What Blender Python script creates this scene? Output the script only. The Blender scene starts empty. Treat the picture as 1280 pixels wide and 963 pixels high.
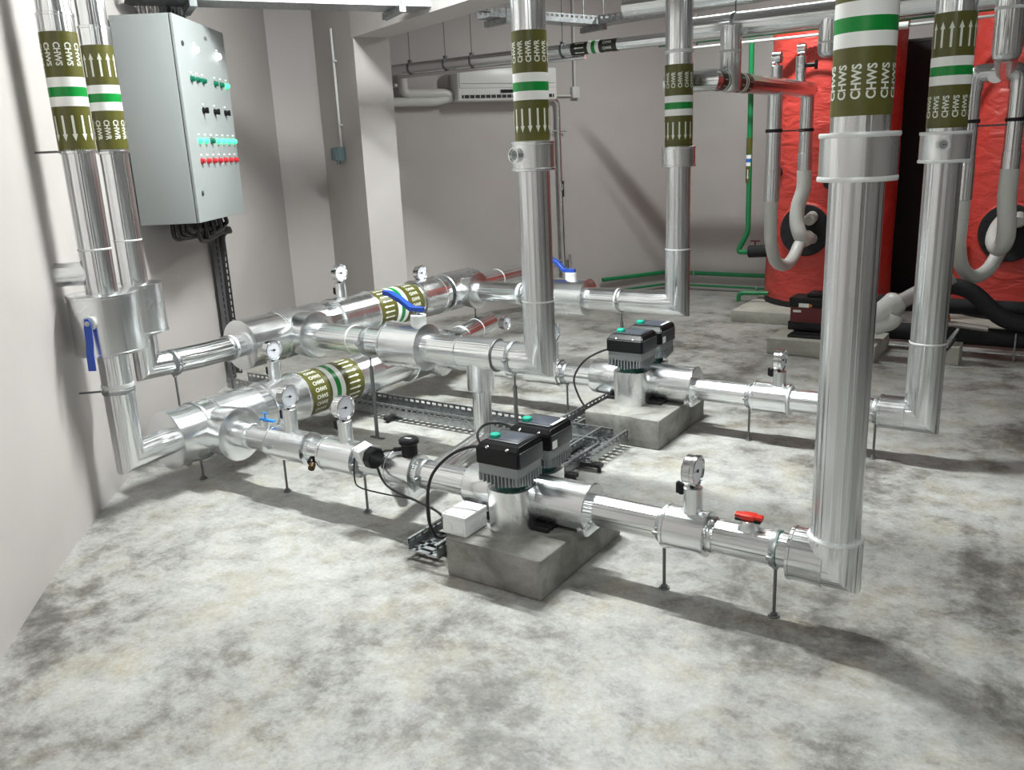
import bpy, bmesh, math, random
from mathutils import Vector, Matrix
random.seed(7)
D = bpy.data; S = bpy.context.scene; C = S.collection
PI = math.pi
V = Vector

# ---------------------------------------------------------------- camera
cam = D.cameras.new('camera'); camo = D.objects.new('camera', cam); C.objects.link(camo)
cam.sensor_fit = 'HORIZONTAL'; cam.sensor_width = 36.0; cam.lens = 36.0*1076.6/1280
cam.clip_start = 0.05; cam.clip_end = 100
Mw = Matrix(((0.83355485, 0.55071321, -0.04360364), (0.11088824, -0.24411713, -0.96338498), (-0.54119323, 0.79819909, -0.26455264)))
rx = V(Mw[0]); up = -V(Mw[1]); bk = -V(Mw[2])
m4 = Matrix((rx, up, bk)).transposed().to_4x4(); m4.translation = V((0, 0, 1.6))
camo.matrix_world = m4
S.camera = camo
# ---------------------------------------------------------------- exposure and world
S.view_settings.view_transform = 'Standard'; S.view_settings.look = 'None'
S.view_settings.gamma = 1.0; S.view_settings.use_curve_mapping = False
S.view_settings.exposure = 0.10
w = D.worlds.new('world'); S.world = w; w.use_nodes = True
w.node_tree.nodes['Background'].inputs[0].default_value = (0.55, 0.57, 0.6, 1)
w.node_tree.nodes['Background'].inputs[1].default_value = 0.05
# light fittings: (x, y, z, angle, length, power)
LAMPS = [(-2.50, 3.60, 3.38, 0.0, 1.2, 225.0), (0.3, -0.2, 3.40, 0.0, 1.2, 55.0),  # second entry: unseen fill lamp, added to brighten the foreground floor
         (-2.4, 6.95, 3.30, 0.0, 1.2, 62.0), (1.8, 4.0, 3.40, 0.0, 1.2, 20.0)]  # last entry: weak unseen fill lamp, added at the right to soften shadows

# ---------------------------------------------------------------- materials
def mat(name, col, rough=0.5, metal=0.0, emit=None, es=0.0, spec=0.5):
    m = D.materials.new(name); m.use_nodes = True
    b = m.node_tree.nodes['Principled BSDF']
    b.inputs['Base Color'].default_value = (*col, 1); b.inputs['Roughness'].default_value = rough
    b.inputs['Metallic'].default_value = metal; b.inputs['Specular IOR Level'].default_value = spec
    if emit: b.inputs['Emission Color'].default_value = (*emit, 1); b.inputs['Emission Strength'].default_value = es
    return m
def nodes(m): return m.node_tree.nodes, m.node_tree.links, m.node_tree.nodes['Principled BSDF']
def noise(m, scale, detail=4, rough=0.55, vec='Object', sc=(1, 1, 1), dist=0.0):
    N, L, b = nodes(m)
    tc = N.new('ShaderNodeTexCoord'); mp = N.new('ShaderNodeMapping'); mp.inputs['Scale'].default_value = sc
    n = N.new('ShaderNodeTexNoise'); n.inputs['Scale'].default_value = scale; n.inputs['Detail'].default_value = detail
    n.inputs['Roughness'].default_value = rough; n.inputs['Distortion'].default_value = dist
    L.new(tc.outputs[vec], mp.inputs[0]); L.new(mp.outputs[0], n.inputs['Vector']); return n
def ramp(m, src, stops):
    N, L, b = nodes(m); r = N.new('ShaderNodeValToRGB'); L.new(src, r.inputs[0])
    els = r.color_ramp.elements
    while len(els) < len(stops): els.new(0.5)
    for e, (p, c) in zip(els, stops):
        e.position = p; e.color = (*c, 1) if len(c) == 3 else c
    return r
def bump(m, src, strength, dist=0.01):
    N, L, b = nodes(m); bp = N.new('ShaderNodeBump'); bp.inputs['Strength'].default_value = strength
    bp.inputs['Distance'].default_value = dist; L.new(src, bp.inputs['Height'])
    L.new(bp.outputs[0], b.inputs['Normal']); return bp
def mixc(m, fac, a, bcol, mode='MIX'):
    N, L, b = nodes(m); x = N.new('ShaderNodeMix'); x.data_type = 'RGBA'; x.blend_type = mode
    if isinstance(fac, float): x.inputs[0].default_value = fac
    else: L.new(fac, x.inputs[0])
    for s, i in ((a, 6), (bcol, 7)):
        if isinstance(s, tuple): x.inputs[i].default_value = (*s, 1)
        else: L.new(s, x.inputs[i])
    return x.outputs[2]

def alu(name, col=(0.80, 0.82, 0.83), r0=0.16, r1=0.34, bs=0.10):
    m = mat(name, col, 0.25, 1.0); N, L, b = nodes(m)
    n = noise(m, 6, 2); r = ramp(m, n.outputs[0], [(0.3, (r0,)*3), (0.75, (r1,)*3)]); L.new(r.outputs[0], b.inputs['Roughness'])
    n2 = noise(m, 3.4, 2, 0.5, vec='Normal'); bump(m, n2.outputs[0], bs, 0.02)
    b.inputs['Anisotropic'].default_value = 0.0
    return m
ALU = alu('aluminium_cladding', r0=0.17, r1=0.26, bs=0.5); ALU2 = alu('aluminium_collar', (0.84, 0.86, 0.87), 0.20, 0.30, 0.16)
FOIL = alu('foil_tape', (0.85, 0.87, 0.88), 0.22, 0.34, 0.2)
SEAL = mat('joint_sealant', (0.72, 0.73, 0.72), 0.5, 0.3)
STEEL = mat('galvanised_steel', (0.42, 0.44, 0.45), 0.42, 1.0)
ns = noise(STEEL, 40, 3); L_ = STEEL.node_tree.links
rr = ramp(STEEL, ns.outputs[0], [(0.3, (0.3, 0.32, 0.33)), (0.7, (0.52, 0.54, 0.55))]); L_.new(rr.outputs[0], STEEL.node_tree.nodes['Principled BSDF'].inputs['Base Color'])
DSTEEL = mat('dark_steel_rod', (0.20, 0.205, 0.21), 0.5, 0.8)
CHROME = mat('chrome', (0.75, 0.76, 0.77), 0.14, 1.0)
BLACK = mat('black_plastic', (0.007, 0.007, 0.008), 0.33, spec=0.28)
BLACKM = mat('black_matt', (0.012, 0.012, 0.013), 0.6)
RUBBER = mat('black_cable', (0.01, 0.01, 0.01), 0.45)
FOAM = mat('black_foam', (0.016, 0.016, 0.018), 0.85)
GREYP = mat('grey_casting', (0.25, 0.27, 0.275), 0.45, 0.3)
DGREY = mat('dark_grey_cover', (0.045, 0.05, 0.055), 0.4)
LCD = mat('display_panel', (0.05, 0.058, 0.08), 0.35)
TEAL = mat('teal_knob', (0.0, 0.36, 0.24), 0.35)
TEALD = mat('green_volute', (0.0, 0.06, 0.045), 0.35)
WHITE = mat('white_plastic', (0.78, 0.79, 0.79), 0.4)
DIAL = mat('dial_white', (0.72, 0.74, 0.80), 0.35)
GLASSY = mat('white_vapour_wrap', (0.62, 0.62, 0.59), 0.35)
BLUE = mat('blue_handle', (0.012, 0.06, 0.36), 0.35)
BLUEL = mat('light_blue_handle', (0.02, 0.24, 0.72), 0.35)
REDH = mat('red_handle', (0.62, 0.03, 0.015), 0.4)
OLIVE = mat('olive_label', (0.095, 0.092, 0.018), 0.3)
WLAB = mat('white_label', (0.85, 0.86, 0.84), 0.3)
GLAB = mat('green_label', (0.0, 0.24, 0.035), 0.3)
BLAB = mat('blue_label', (0.02, 0.14, 0.55), 0.3)
KLAB = mat('black_label', (0.02, 0.021, 0.015), 0.3)
PRINT = mat('white_print', (0.72, 0.74, 0.66), 0.4)
GPIPE = mat('green_pipe_plastic', (0.008, 0.20, 0.065), 0.35)
CABM = mat('cabinet_grey_paint', (0.31, 0.335, 0.335), 0.6); nb = noise(CABM, 320, 2); bump(CABM, nb.outputs[0], 0.05, 0.002)
GREYB = mat('grey_socket_box', (0.15, 0.22, 0.24), 0.5)
PVCW = mat('white_trunking', (0.60, 0.60, 0.58), 0.5)
ACW = mat('air_conditioner_white', (0.72, 0.72, 0.70), 0.35)
BRASS = mat('brass', (0.09, 0.06, 0.035), 0.55, 1.0)
YELL = mat('orange_valve', (0.6, 0.2, 0.01), 0.4)
TUBE = mat('lamp_tube', (1, 1, 1), 0.3, 0.0)
REDT = mat('red_tank_jacket', (0.58, 0.058, 0.045), 0.42)
nt = noise(REDT, 5, 3, 0.5, sc=(1, 1, 2.2), dist=0.6); bump(REDT, nt.outputs[0], 0.55, 0.05)
PWALL = mat('pump_dark_red', (0.12, 0.008, 0.01), 0.35)

def m_floor():
    m = mat('concrete_floor', (0.4, 0.4, 0.38), 0.55); N, L, b = nodes(m)
    n1 = noise(m, 1.7, 15, 0.76, dist=0.1); n2 = noise(m, 6.5, 12, 0.82, dist=0.1); n3 = noise(m, 0.8, 5, 0.6); n4 = noise(m, 70, 4, 0.7)
    n5 = noise(m, 3.3, 12, 0.76, dist=0.2)
    add = N.new('ShaderNodeMath'); add.operation = 'MULTIPLY_ADD'; add.inputs[1].default_value = 0.30
    L.new(n3.outputs[0], add.inputs[0]); ml = N.new('ShaderNodeMath'); ml.operation = 'MULTIPLY'; ml.inputs[1].default_value = 0.85
    L.new(n1.outputs[0], ml.inputs[0]); L.new(ml.outputs[0], add.inputs[2])
    r1 = ramp(m, add.outputs[0], [(0.45, (0.125, 0.121, 0.110)), (0.505, (0.24, 0.233, 0.213)), (0.555, (0.395, 0.392, 0.372)), (0.64, (0.51, 0.51, 0.49))])
    r2 = ramp(m, n2.outputs[0], [(0.36, (0.46, 0.46, 0.45)), (0.47, (0.82, 0.82, 0.82)), (0.60, (1.0, 1.0, 1.0))])
    c = mixc(m, 0.80, r1.outputs[0], r2.outputs[0], 'MULTIPLY')
    r3 = ramp(m, n5.outputs[0], [(0.50, (0, 0, 0)), (0.64, (1, 1, 1))])
    tint = mixc(m, r3.outputs[0], (1.0, 1.0, 1.0), (0.80, 0.72, 0.58))
    c = mixc(m, 0.75, c, tint, 'MULTIPLY')
    r4 = ramp(m, n4.outputs[0], [(0.35, (0.72,)*3), (0.6, (1, 1, 1))]); c = mixc(m, 0.5, c, r4.outputs[0], 'MULTIPLY')
    L.new(c, b.inputs['Base Color'])
    rg = ramp(m, n2.outputs[0], [(0.35, (0.36,)*3), (0.65, (0.68,)*3)]); L.new(rg.outputs[0], b.inputs['Roughness'])
    nb = noise(m, 26, 6, 0.6); bump(m, nb.outputs[0], 0.25, 0.012)
    return m
FLOOR = m_floor()
def m_wall(name, col):
    m = mat(name, col, 0.6); N, L, b = nodes(m)
    n = noise(m, 1.1, 5, 0.5); r = ramp(m, n.outputs[0], [(0.3, tuple(c*0.93 for c in col)), (0.7, tuple(min(1, c*1.05) for c in col))])
    L.new(r.outputs[0], b.inputs['Base Color']); nb = noise(m, 7, 5, 0.55); bump(m, nb.outputs[0], 0.10, 0.02)
    return m
WALL = m_wall('painted_wall', (0.485, 0.452, 0.438)); CEIL = m_wall('painted_ceiling', (0.46, 0.45, 0.445))
def m_conc(name, a, bb):
    m = mat(name, a, 0.75); N, L, b = nodes(m)
    n = noise(m, 5, 9, 0.65, dist=0.5); r = ramp(m, n.outputs[0], [(0.35, bb), (0.6, a)])
    L.new(r.outputs[0], b.inputs['Base Color']); nb = noise(m, 30, 6); bump(m, nb.outputs[0], 0.35, 0.01); return m
CONC = m_conc('plinth_concrete', (0.31, 0.305, 0.285), (0.15, 0.145, 0.13)); CONC2 = m_conc('pale_plinth_concrete', (0.50, 0.49, 0.43), (0.36, 0.35, 0.31))

# ---------------------------------------------------------------- object helpers
ROOTLOC = {}
GROUPS = {'pressure_gauge': 'dial gauges on the insulated pipes', 'insulated_riser': 'insulated riser pipes with banded labels', 'twin_head_pump': 'twin head pumps on plinths',
          'insulated_tank': 'red jacketed water tanks', 'cable_tray': 'slotted cable trays near floor and wall', 'overhead_cable_tray': 'overhead cable trays', 'drop_pipe': 'drop pipes from the overhead mains',
          'green_pipe': 'green plastic water pipes', 'batten_lamp': 'ceiling batten lamps', 'pipe_hanger': 'pipe hangers', 'white_flexible_pipe': 'white wrapped tank pipes', 'ceiling_conduit': 'white ceiling conduits',
          'overhead_pipe': 'overhead pipes', 'overhead_main': 'overhead main pipes', 'tank_header': 'tank headers', 'angle_thermometer': 'thermometers above the tank header', 'thermometer': 'small collar thermometers'}
def thing(name, label, cat, loc=(0, 0, 0), group=None, kind=None):
    group = group or GROUPS.get(name)
    o = D.objects.new(name, None); C.objects.link(o); o.location = loc; o.empty_display_size = 0.05
    o['label'] = label; o['category'] = cat
    if group: o['group'] = group
    if kind: o['kind'] = kind
    ROOTLOC[o.name] = V(loc); return o
def obj(name, bm, m, parent=None, angle=35, label=None, local=False):
    me = D.meshes.new(name)
    off = V((0, 0, 0))
    if parent is not None and not local: off = ROOTLOC.get(parent.name, V((0, 0, 0)))
    if off.length > 0: bmesh.ops.translate(bm, verts=bm.verts, vec=-off)
    bmesh.ops.recalc_face_normals(bm, faces=bm.faces)
    bm.to_mesh(me); bm.free()
    me.materials.append(m)
    me.shade_smooth(); me.set_sharp_from_angle(angle=math.radians(angle))
    o = D.objects.new(name, me); C.objects.link(o)
    if parent is not None:
        o.parent = parent
        ROOTLOC[o.name] = off
    if label: o['label'] = label
    if name in ('cooling_fins', 'slot_fins', 'hatch_bolts', 'scale_marks', 'knockout_rings', 'lid_screws', 'printed_marks'): o['kind'] = 'stuff'
    return o
def tag(o, label, cat, group=None):
    o['label'] = label; o['category'] = cat
    if group: o['group'] = group
    return o
def struct(name, bm, m, parent=None):
    o = obj(name, bm, m, parent)
    if parent is None: o['kind'] = 'structure'
    return o
def dup(root, loc, label=None, group=None, rotz=None):
    r = root.copy(); C.objects.link(r); r.location = loc
    if rotz is not None: r.rotation_euler = (0, 0, rotz)
    if label: r['label'] = label
    if group: r['group'] = group
    for ch in list(root.children):
        c = ch.copy(); C.objects.link(c); c.parent = r
        for g in list(ch.children):
            d = g.copy(); C.objects.link(d); d.parent = c
    return r

def frame(d):
    d = V(d).normalized(); a = V((0, 0, 1)) if abs(d.z) < 0.9 else V((1, 0, 0))
    u = a.cross(d).normalized(); return d, u, d.cross(u).normalized()
def box(bm, c, s, bev=0.0, rot=None, seg=2):
    c = V(c); r = bmesh.ops.create_cube(bm, size=1.0); vs = r['verts']
    for v in vs: v.co = V((v.co.x*s[0], v.co.y*s[1], v.co.z*s[2]))
    if bev > 0:
        es = list({e for v in vs for e in v.link_edges})
        rb = bmesh.ops.bevel(bm, geom=es, offset=bev, segments=seg, affect='EDGES', profile=0.5)
        vs = list({v for f in rb['faces'] for v in f.verts} | {v for v in vs if v.is_valid})
    if rot is not None:
        for v in vs: v.co = rot @ v.co
    for v in vs: v.co = v.co + c
    return vs
def bx(p0, p1, bev=0.0):
    bm = bmesh.new(); p0 = V(p0); p1 = V(p1)
    box(bm, (p0+p1)/2, [abs(a) for a in (p1-p0)], bev); return bm
def lathe(bm, p0, d, prof, n=40, u0=None, cap=True):
    d, u, v = frame(d)
    if u0 is not None: u = V(u0); v = d.cross(u)
    p0 = V(p0); rings = []
    for t, r in prof:
        if r < 1e-6: rings.append([bm.verts.new(p0+d*t)])
        else: rings.append([bm.verts.new(p0+d*t+(u*math.cos(2*PI*k/n)+v*math.sin(2*PI*k/n))*r) for k in range(n)])
    for a, b in zip(rings[:-1], rings[1:]):
        for k in range(n):
            k2 = (k+1) % n
            if len(a) == 1 and len(b) == 1: continue
            if len(a) == 1: bm.faces.new((a[0], b[k], b[k2]))
            elif len(b) == 1: bm.faces.new((a[k2], a[k], b[0]))
            else: bm.faces.new((a[k2], a[k], b[k], b[k2]))
    if cap:
        if len(rings[0]) > 1: bm.faces.new(rings[0])
        if len(rings[-1]) > 1: bm.faces.new(rings[-1])
    return bm
def cyl(bm, p0, p1, r, bev=0.0, n=40, r2=None):
    p0 = V(p0); p1 = V(p1); L = (p1-p0).length; r2 = r if r2 is None else r2
    if bev > 0: pr = [(0, r-bev), (bev, r), (L-bev, r2), (L, r2-bev)]
    else: pr = [(0, r), (L, r2)]
    return lathe(bm, p0, p1-p0, pr, n)
def C_(p0, p1, r, bev=0.0, n=40, r2=None): return cyl(bmesh.new(), p0, p1, r, bev, n, r2)
def sweep(bm, pts, r, n=32, cap=True):
    pts = [V(p) for p in pts]; m = len(pts)
    ds = [(pts[i+1]-pts[i]).normalized() for i in range(m-1)]
    _, u, v = frame(ds[0]); rings = []
    rad = r if isinstance(r, (list, tuple)) else [r]*m
    for i in range(m):
        if i > 0 and i < m-1:
            d0, d1 = ds[i-1], ds[i]; nb = (d0+d1)
            if nb.length < 1e-6: nb = d0
            nb.normalize(); ring = []
            for k in range(n):
                off = (u*math.cos(2*PI*k/n)+v*math.sin(2*PI*k/n))*rad[i]
                t = -(off.dot(nb))/max(0.2, d0.dot(nb)); ring.append(bm.verts.new(pts[i]+off+d0*t))
            q = d0.rotation_difference(d1); u = q @ u; v = q @ v
        else:
            ring = [bm.verts.new(pts[i]+(u*math.cos(2*PI*k/n)+v*math.sin(2*PI*k/n))*rad[i]) for k in range(n)]
        rings.append(ring)
    for a, b in zip(rings[:-1], rings[1:]):
        for k in range(n): k2 = (k+1) % n; bm.faces.new((a[k2], a[k], b[k], b[k2]))
    if cap: bm.faces.new(rings[0]); bm.faces.new(rings[-1])
    return bm
def SW(pts, r, n=32): return sweep(bmesh.new(), pts, r, n)
def spline(pts, k=8):
    P = [V(p) for p in pts]; P = [P[0]*2-P[1]]+P+[P[-1]*2-P[-2]]; out = []
    for i in range(1, len(P)-2):
        for j in range(k):
            t = j/k; a, b, c, d = P[i-1:i+3]
            out.append(0.5*((2*b)+(c-a)*t+(2*a-5*b+4*c-d)*t*t+(3*b-a-3*c+d)*t**3))
    out.append(P[-2]); return out
def rnd(pts, R, k=6):   # rounded corners
    P = [V(p) for p in pts]; out = [P[0]]
    for i in range(1, len(P)-1):
        a = (P[i-1]-P[i]); b = (P[i+1]-P[i]); l = min(R, a.length*0.49, b.length*0.49)
        p0 = P[i]+a.normalized()*l; p1 = P[i]+b.normalized()*l
        for j in range(k+1):
            t = j/k; out.append(p0*(1-t)**2+P[i]*2*t*(1-t)+p1*t*t)
    out.append(P[-1]); return out
def ring(parent, c, d, r, w=0.008, h=0.003, m=None, name='joint_bead'):
    return obj(name, lathe(bmesh.new(), V(c)-V(d).normalized()*w/2, d, [(0, r-0.004), (0, r+h*0.6), (w*0.3, r+h), (w*0.7, r+h), (w, r+h*0.6), (w, r-0.004)], 40), m or SEAL, parent)
def sleeve(parent, p0, p1, r, bev=0.004, m=None, name='cladding_collar', label=None, lips=True):
    p0 = V(p0); p1 = V(p1); L = (p1-p0).length; bm = bmesh.new()
    if lips and L > 0.06:
        pr = [(0, r*0.3), (0, r-0.002), (0.002, r+0.003), (0.012, r+0.003), (0.014, r), (L-0.014, r), (L-0.012, r+0.003), (L-0.002, r+0.003), (L, r-0.002), (L, r*0.3)]
        lathe(bm, p0, p1-p0, pr, 48)
    else: cyl(bm, p0, p1, r, bev, 48)
    return obj(name, bm, m or ALU2, parent, label=label)

# ---- flat print: lettering and arrows bent onto a pipe
_txt = {}
def text_mesh(s):
    if s in _txt: return _txt[s]
    cu = D.curves.new('t', 'FONT'); cu.body = s; cu.size = 1.0; cu.resolution_u = 3; cu.align_x = 'CENTER'; cu.align_y = 'CENTER'; cu.offset = 0.03
    o = D.objects.new('t', cu); C.objects.link(o); bpy.context.view_layer.update()
    me = bpy.data.meshes.new_from_object(o.evaluated_get(bpy.context.evaluated_depsgraph_get()))
    xs = [v.co.x for v in me.vertices]; ys = [v.co.y for v in me.vertices]
    cx = (max(xs)+min(xs))/2; cy = (max(ys)+min(ys))/2; wx = max(xs)-min(xs); wy = max(ys)-min(ys)
    vs = [((v.co.x-cx)/wx, (v.co.y-cy)/wy) for v in me.vertices]; fs = [tuple(p.vertices) for p in me.polygons]
    D.objects.remove(o); D.curves.remove(cu); D.meshes.remove(me)
    _txt[s] = (vs, fs); return _txt[s]
ARROW = ([(-0.5, -0.22), (0.22, -0.22), (0.22, 0.22), (-0.5, 0.22), (0.22, -0.5), (0.5, 0), (0.22, 0.5)], [(0, 1, 2, 3), (4, 5, 6)])
def wrap(shape, parent, c, e, r, length, height, count, name, m, phase=0.0):
    """shape drawn count times round a pipe; c is the centre on the axis, e the reading direction"""
    e = V(e).normalized(); _, u, v = frame(e); bm = bmesh.new(); vs, fs = shape
    for k in range(count):
        a0 = 2*PI*(k+phase)/count; pts = []
        for (x, y) in vs:
            a = a0 + y*height/r
            # up on the label g = n x e ; with n at angle a in (u,v): derivative direction sign handled below
            n = u*math.cos(a)+v*math.sin(a)
            pts.append(bm.verts.new(V(c)+e*(x*length)+n*(r)))
        for f in fs:
            try: bm.faces.new([pts[i] for i in f])
            except ValueError: pass
    return obj(name, bm, m, parent, 60)
def mirror_shape(sh): return ([(x, -y) for x, y in sh[0]], sh[1])
# frame(): (e,u,v) right handed, so increasing angle gives n' = e x n ; glyph up must be n x e -> mirror y
def band(parent, p, d, r, word, first='text', tdir=1, adir=1, s=1.0, olive=None, n=None, mid=None, wrapper=0.0):
    d = V(d).normalized(); p = V(p); olive = olive or OLIVE; R = r+0.0015*min(1, s*1.2)
    L1, L2 = 0.179*s, 0.039*s
    seg = [(0, L1), (L1, L1+3*L2), (L1+3*L2, 2*L1+3*L2)]
    tot = 2*L1+3*L2
    b = obj('label_band', C_(p, p+d*tot, R, 0, 48), olive, parent)
    for k in range(3):
        a = L1+k*L2
        obj('white_stripe' if k != 1 else 'colour_stripe', C_(p+d*a, p+d*(a+L2), R+0.0006, 0, 48), WLAB if k != 1 else (mid or GLAB), b)
    n = n or max(4, int(round(2*PI*r/(0.040*s))))
    ct = p+d*(L1*0.5) if first == 'text' else p+d*(tot-L1*0.5)
    ca = p+d*(tot-L1*0.5) if first == 'text' else p+d*(L1*0.5)
    if word: wrap(mirror_shape(text_mesh(word)), b, ct, d*tdir, R+0.0012, 0.092*s, 0.027*s, n, 'lettering', PRINT)
    wrap(ARROW, b, ca, d*adir, R+0.0012, 0.105*s, 0.022*s, int(n*1.15), 'printed_arrows', PRINT)
    return b

# ================================================================= ROOM
CX, CY, RR = 6.2196, 11.0438, 13.4712       # the left wall is a shallow curve
HC = 3.55
def arc(th): return V((CX+RR*math.cos(th), CY+RR*math.sin(th), 0))
def slab(pts, h0, h1, thick, flip=1):
    """wall following pts (inner face), thickness outward"""
    bm = bmesh.new(); P = [V(p) for p in pts]; N = len(P); nr = []
    for i in range(N):
        a = P[max(0, i-1)]; b = P[min(N-1, i+1)]; d = (b-a).normalized(); nr.append(V((-d.y, d.x, 0))*flip)
    rows = []
    for i in range(N):
        o = P[i]+nr[i]*thick
        rows.append([bm.verts.new((P[i].x, P[i].y, h0)), bm.verts.new((P[i].x, P[i].y, h1)), bm.verts.new((o.x, o.y, h1)), bm.verts.new((o.x, o.y, h0))])
    for a, b in zip(rows[:-1], rows[1:]):
        for k in range(4): bm.faces.new((a[k], a[(k+1) % 4], b[(k+1) % 4], b[k]))
    bm.faces.new(rows[0]); bm.faces.new(rows[-1]); return bm
corner = V((-6.045, 5.425, 0)); corner2 = V((-3.945, 9.05, 0))
th0 = math.atan2(5.425-CY, -6.045-CX); th1 = math.radians(-112)
pts = [arc(th0+(th1-th0)*i/40) for i in range(41)]; pts[0] = corner
nearend = pts[-1].copy()
struct('wall_left', slab(pts, 0, HC, 0.2, -1), WALL)
struct('wall_corner', slab([corner, corner2], 0, HC, 0.2, 1), WALL)
struct('wall_back', slab([corner2, V((5.0, 9.05, 0))], 0, HC, 0.2, 1), WALL)
struct('wall_right', slab([V((5.0, 9.05, 0)), V((5.0, nearend.y-0.6, 0))], 0, HC, 0.2, 1), WALL)
struct('wall_front', slab([V((5.0, nearend.y-0.6, 0)), nearend], 0, HC, 0.2, 1), WALL)
poly = [(p.x, p.y) for p in pts]+[(5.0, nearend.y-0.6), (5.0, 9.05), (corner2.x, 9.05)]
def polyslab(z0, z1):
    bm = bmesh.new(); a = [bm.verts.new((x, y, z0)) for x, y in poly]; b = [bm.verts.new((x, y, z1)) for x, y in poly]
    bm.faces.new(a); bm.faces.new(b)
    for i in range(len(a)): j = (i+1) % len(a); bm.faces.new((a[i], a[j], b[j], b[i]))
    return bm
struct('floor', polyslab(-0.15, 0.0), FLOOR)
struct('ceiling', polyslab(HC, HC+0.15), CEIL)
# pilaster: long thin pier standing out from the corner wall, and the beam it carries
def prism(foot, z0, z1):
    bm = bmesh.new(); a = [bm.verts.new((x, y, z0)) for x, y in foot]; b = [bm.verts.new((x, y, z1)) for x, y in foot]
    bm.faces.new(a); bm.faces.new(b)
    for i in range(len(a)): j = (i+1) % len(a); bm.faces.new((a[i], a[j], b[j], b[i]))
    return bm
struct('pillar', prism([(-4.85, 5.21), (-4.712, 5.468), (-5.69, 6.03), (-5.84, 5.775)], 0, HC), WALL)
bd = V((0.92, -0.39, 0)).normalized(); bn = V((0.5, 0.866, 0))*0.2925
b0 = V((-4.853, 5.211, 0))-bd*0.03; e0 = b0+bd*7.5
struct('ceiling_beam', prism([(b0.x, b0.y), (e0.x, e0.y), (e0.x+bn.x, e0.y+bn.y), (b0.x+bn.x, b0.y+bn.y)], 2.47, HC), WALL)
# flat dark panel with a top strip on the back wall behind the tanks
dm = mat('dark_panel_colour', (0.022, 0.019, 0.019), 0.6)
dr = struct('dark_panel', bx((-1.72, 8.985, 0.0), (1.3, 9.045, 2.36), 0.005), dm)
fr = struct('dark_panel_top', bx((-1.78, 8.99, 2.36), (1.36, 9.047, 2.40), 0.003), dm, dr)
# skirting strip along the back wall
struct('baseboard_back', bx((-3.90, 9.03, 0), (-1.80, 9.05, 0.07), 0.003), WALL)

# ================================================================= LIGHTS (battens)
TUBEM = {}
first = None
LLAB = ['long white ceiling batten lamp over the insulated pipe headers', 'added unseen batten fill lamp nearest the camera above bare floor',
        'long white ceiling batten lamp beyond the beam near the back wall', 'added unseen batten fill lamp to the right of the front risers']
for i, (x, y, z, a, Ln, pw) in enumerate(LAMPS):
    t = thing('batten_lamp', LLAB[i], 'lamp', (x, y, z), group=None)
    t.rotation_euler = (0, 0, a)
    obj('lamp_body', bx((-Ln/2-0.03, -0.045, 0.03), (Ln/2+0.03, 0.045, 0.09), 0.006), WHITE, t, local=True)
    mm = mat('lamp_glow', (1, 1, 1), 0.4, 0, (0.93, 1.0, 0.97), pw*0.28)
    la = D.lights.new('batten_light', 'AREA'); la.shape = 'RECTANGLE'; la.size = Ln; la.size_y = 0.07; la.energy = pw; la.color = (0.95, 1.0, 0.98)
    lo = D.objects.new('batten_light', la); C.objects.link(lo); lo.location = (0, 0, -0.021); lo.parent = t
    obj('lamp_tube', C_((-Ln/2, 0, 0), (Ln/2, 0, 0), 0.018, 0.002, 16), mm, t, local=True)
    b = bmesh.new()
    for s in (-1, 1): box(b, (s*(Ln/2+0.012), 0, 0.005), (0.024, 0.04, 0.06), 0.004)
    obj('lamp_holder', b, WHITE, t, local=True)
    b = bmesh.new()
    for s in (-1, 1): cyl(b, (s*Ln*0.4, 0, 0.09), (s*Ln*0.4, 0, HC-z), 0.004, 0, 8)
    obj('hanging_rod', b, DSTEEL, t, local=True)

# ================================================================= PIPE SUPPORTS
def support(label, x, y, za, r, axis=(1, 0, 0), thick=0.006, foot='stud', m=None):
    t = thing('pipe_support', label, 'pipe support', (x, y, 0), 'threaded rod supports under the pipes')
    zt = za-r-0.012
    b = C_((x, y, 0), (x, y, zt), thick, 0, 12)
    if thick > 0.008: b = C_((x, y, 0), (x, y, zt-0.06), thick, 0.002, 14); cyl(b, (x, y, zt-0.06), (x, y, zt), 0.005, 0, 10)
    obj('rod', b, m or DSTEEL, t)
    if foot == 'bar': b = bx((x-0.05, y-0.010, 0), (x+0.05, y+0.010, 0.006), 0.001)
    else: b = C_((x, y, 0), (x, y, 0.006), 0.020, 0.001, 16); cyl(b, (x, y, 0.006), (x, y, 0.016), 0.012, 0.001, 6)
    obj('base_foot', b, DSTEEL, t)
    d = V(axis).normalized(); c = V((x, y, za))
    obj('clamp_ring', lathe(bmesh.new(), c-d*0.011, d, [(0, r+0.0005), (0, r+0.0035), (0.004, r+0.005), (0.018, r+0.005), (0.022, r+0.0035), (0.022, r+0.0005)], 40), STEEL, t)
    side = V((0, 0, 1)).cross(d).normalized()
    for s in (-1, 1):
        p = c+side*s*(r+0.014); b = bmesh.new()
        box(b, p, (0.022 if abs(d.x) > 0.5 else 0.024, 0.024 if abs(d.x) > 0.5 else 0.022, 0.012), 0.002)
        cyl(b, p-V((0, 0, 0.016)), p+V((0, 0, 0.018)), 0.004, 0, 8)
        obj('clamp_bolt', b, STEEL, t)
    b = bmesh.new(); box(b, (x, y, zt+0.004), (0.02, 0.02, 0.012), 0.002)
    obj('rod_nut', b, STEEL, t)
    return t

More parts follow.
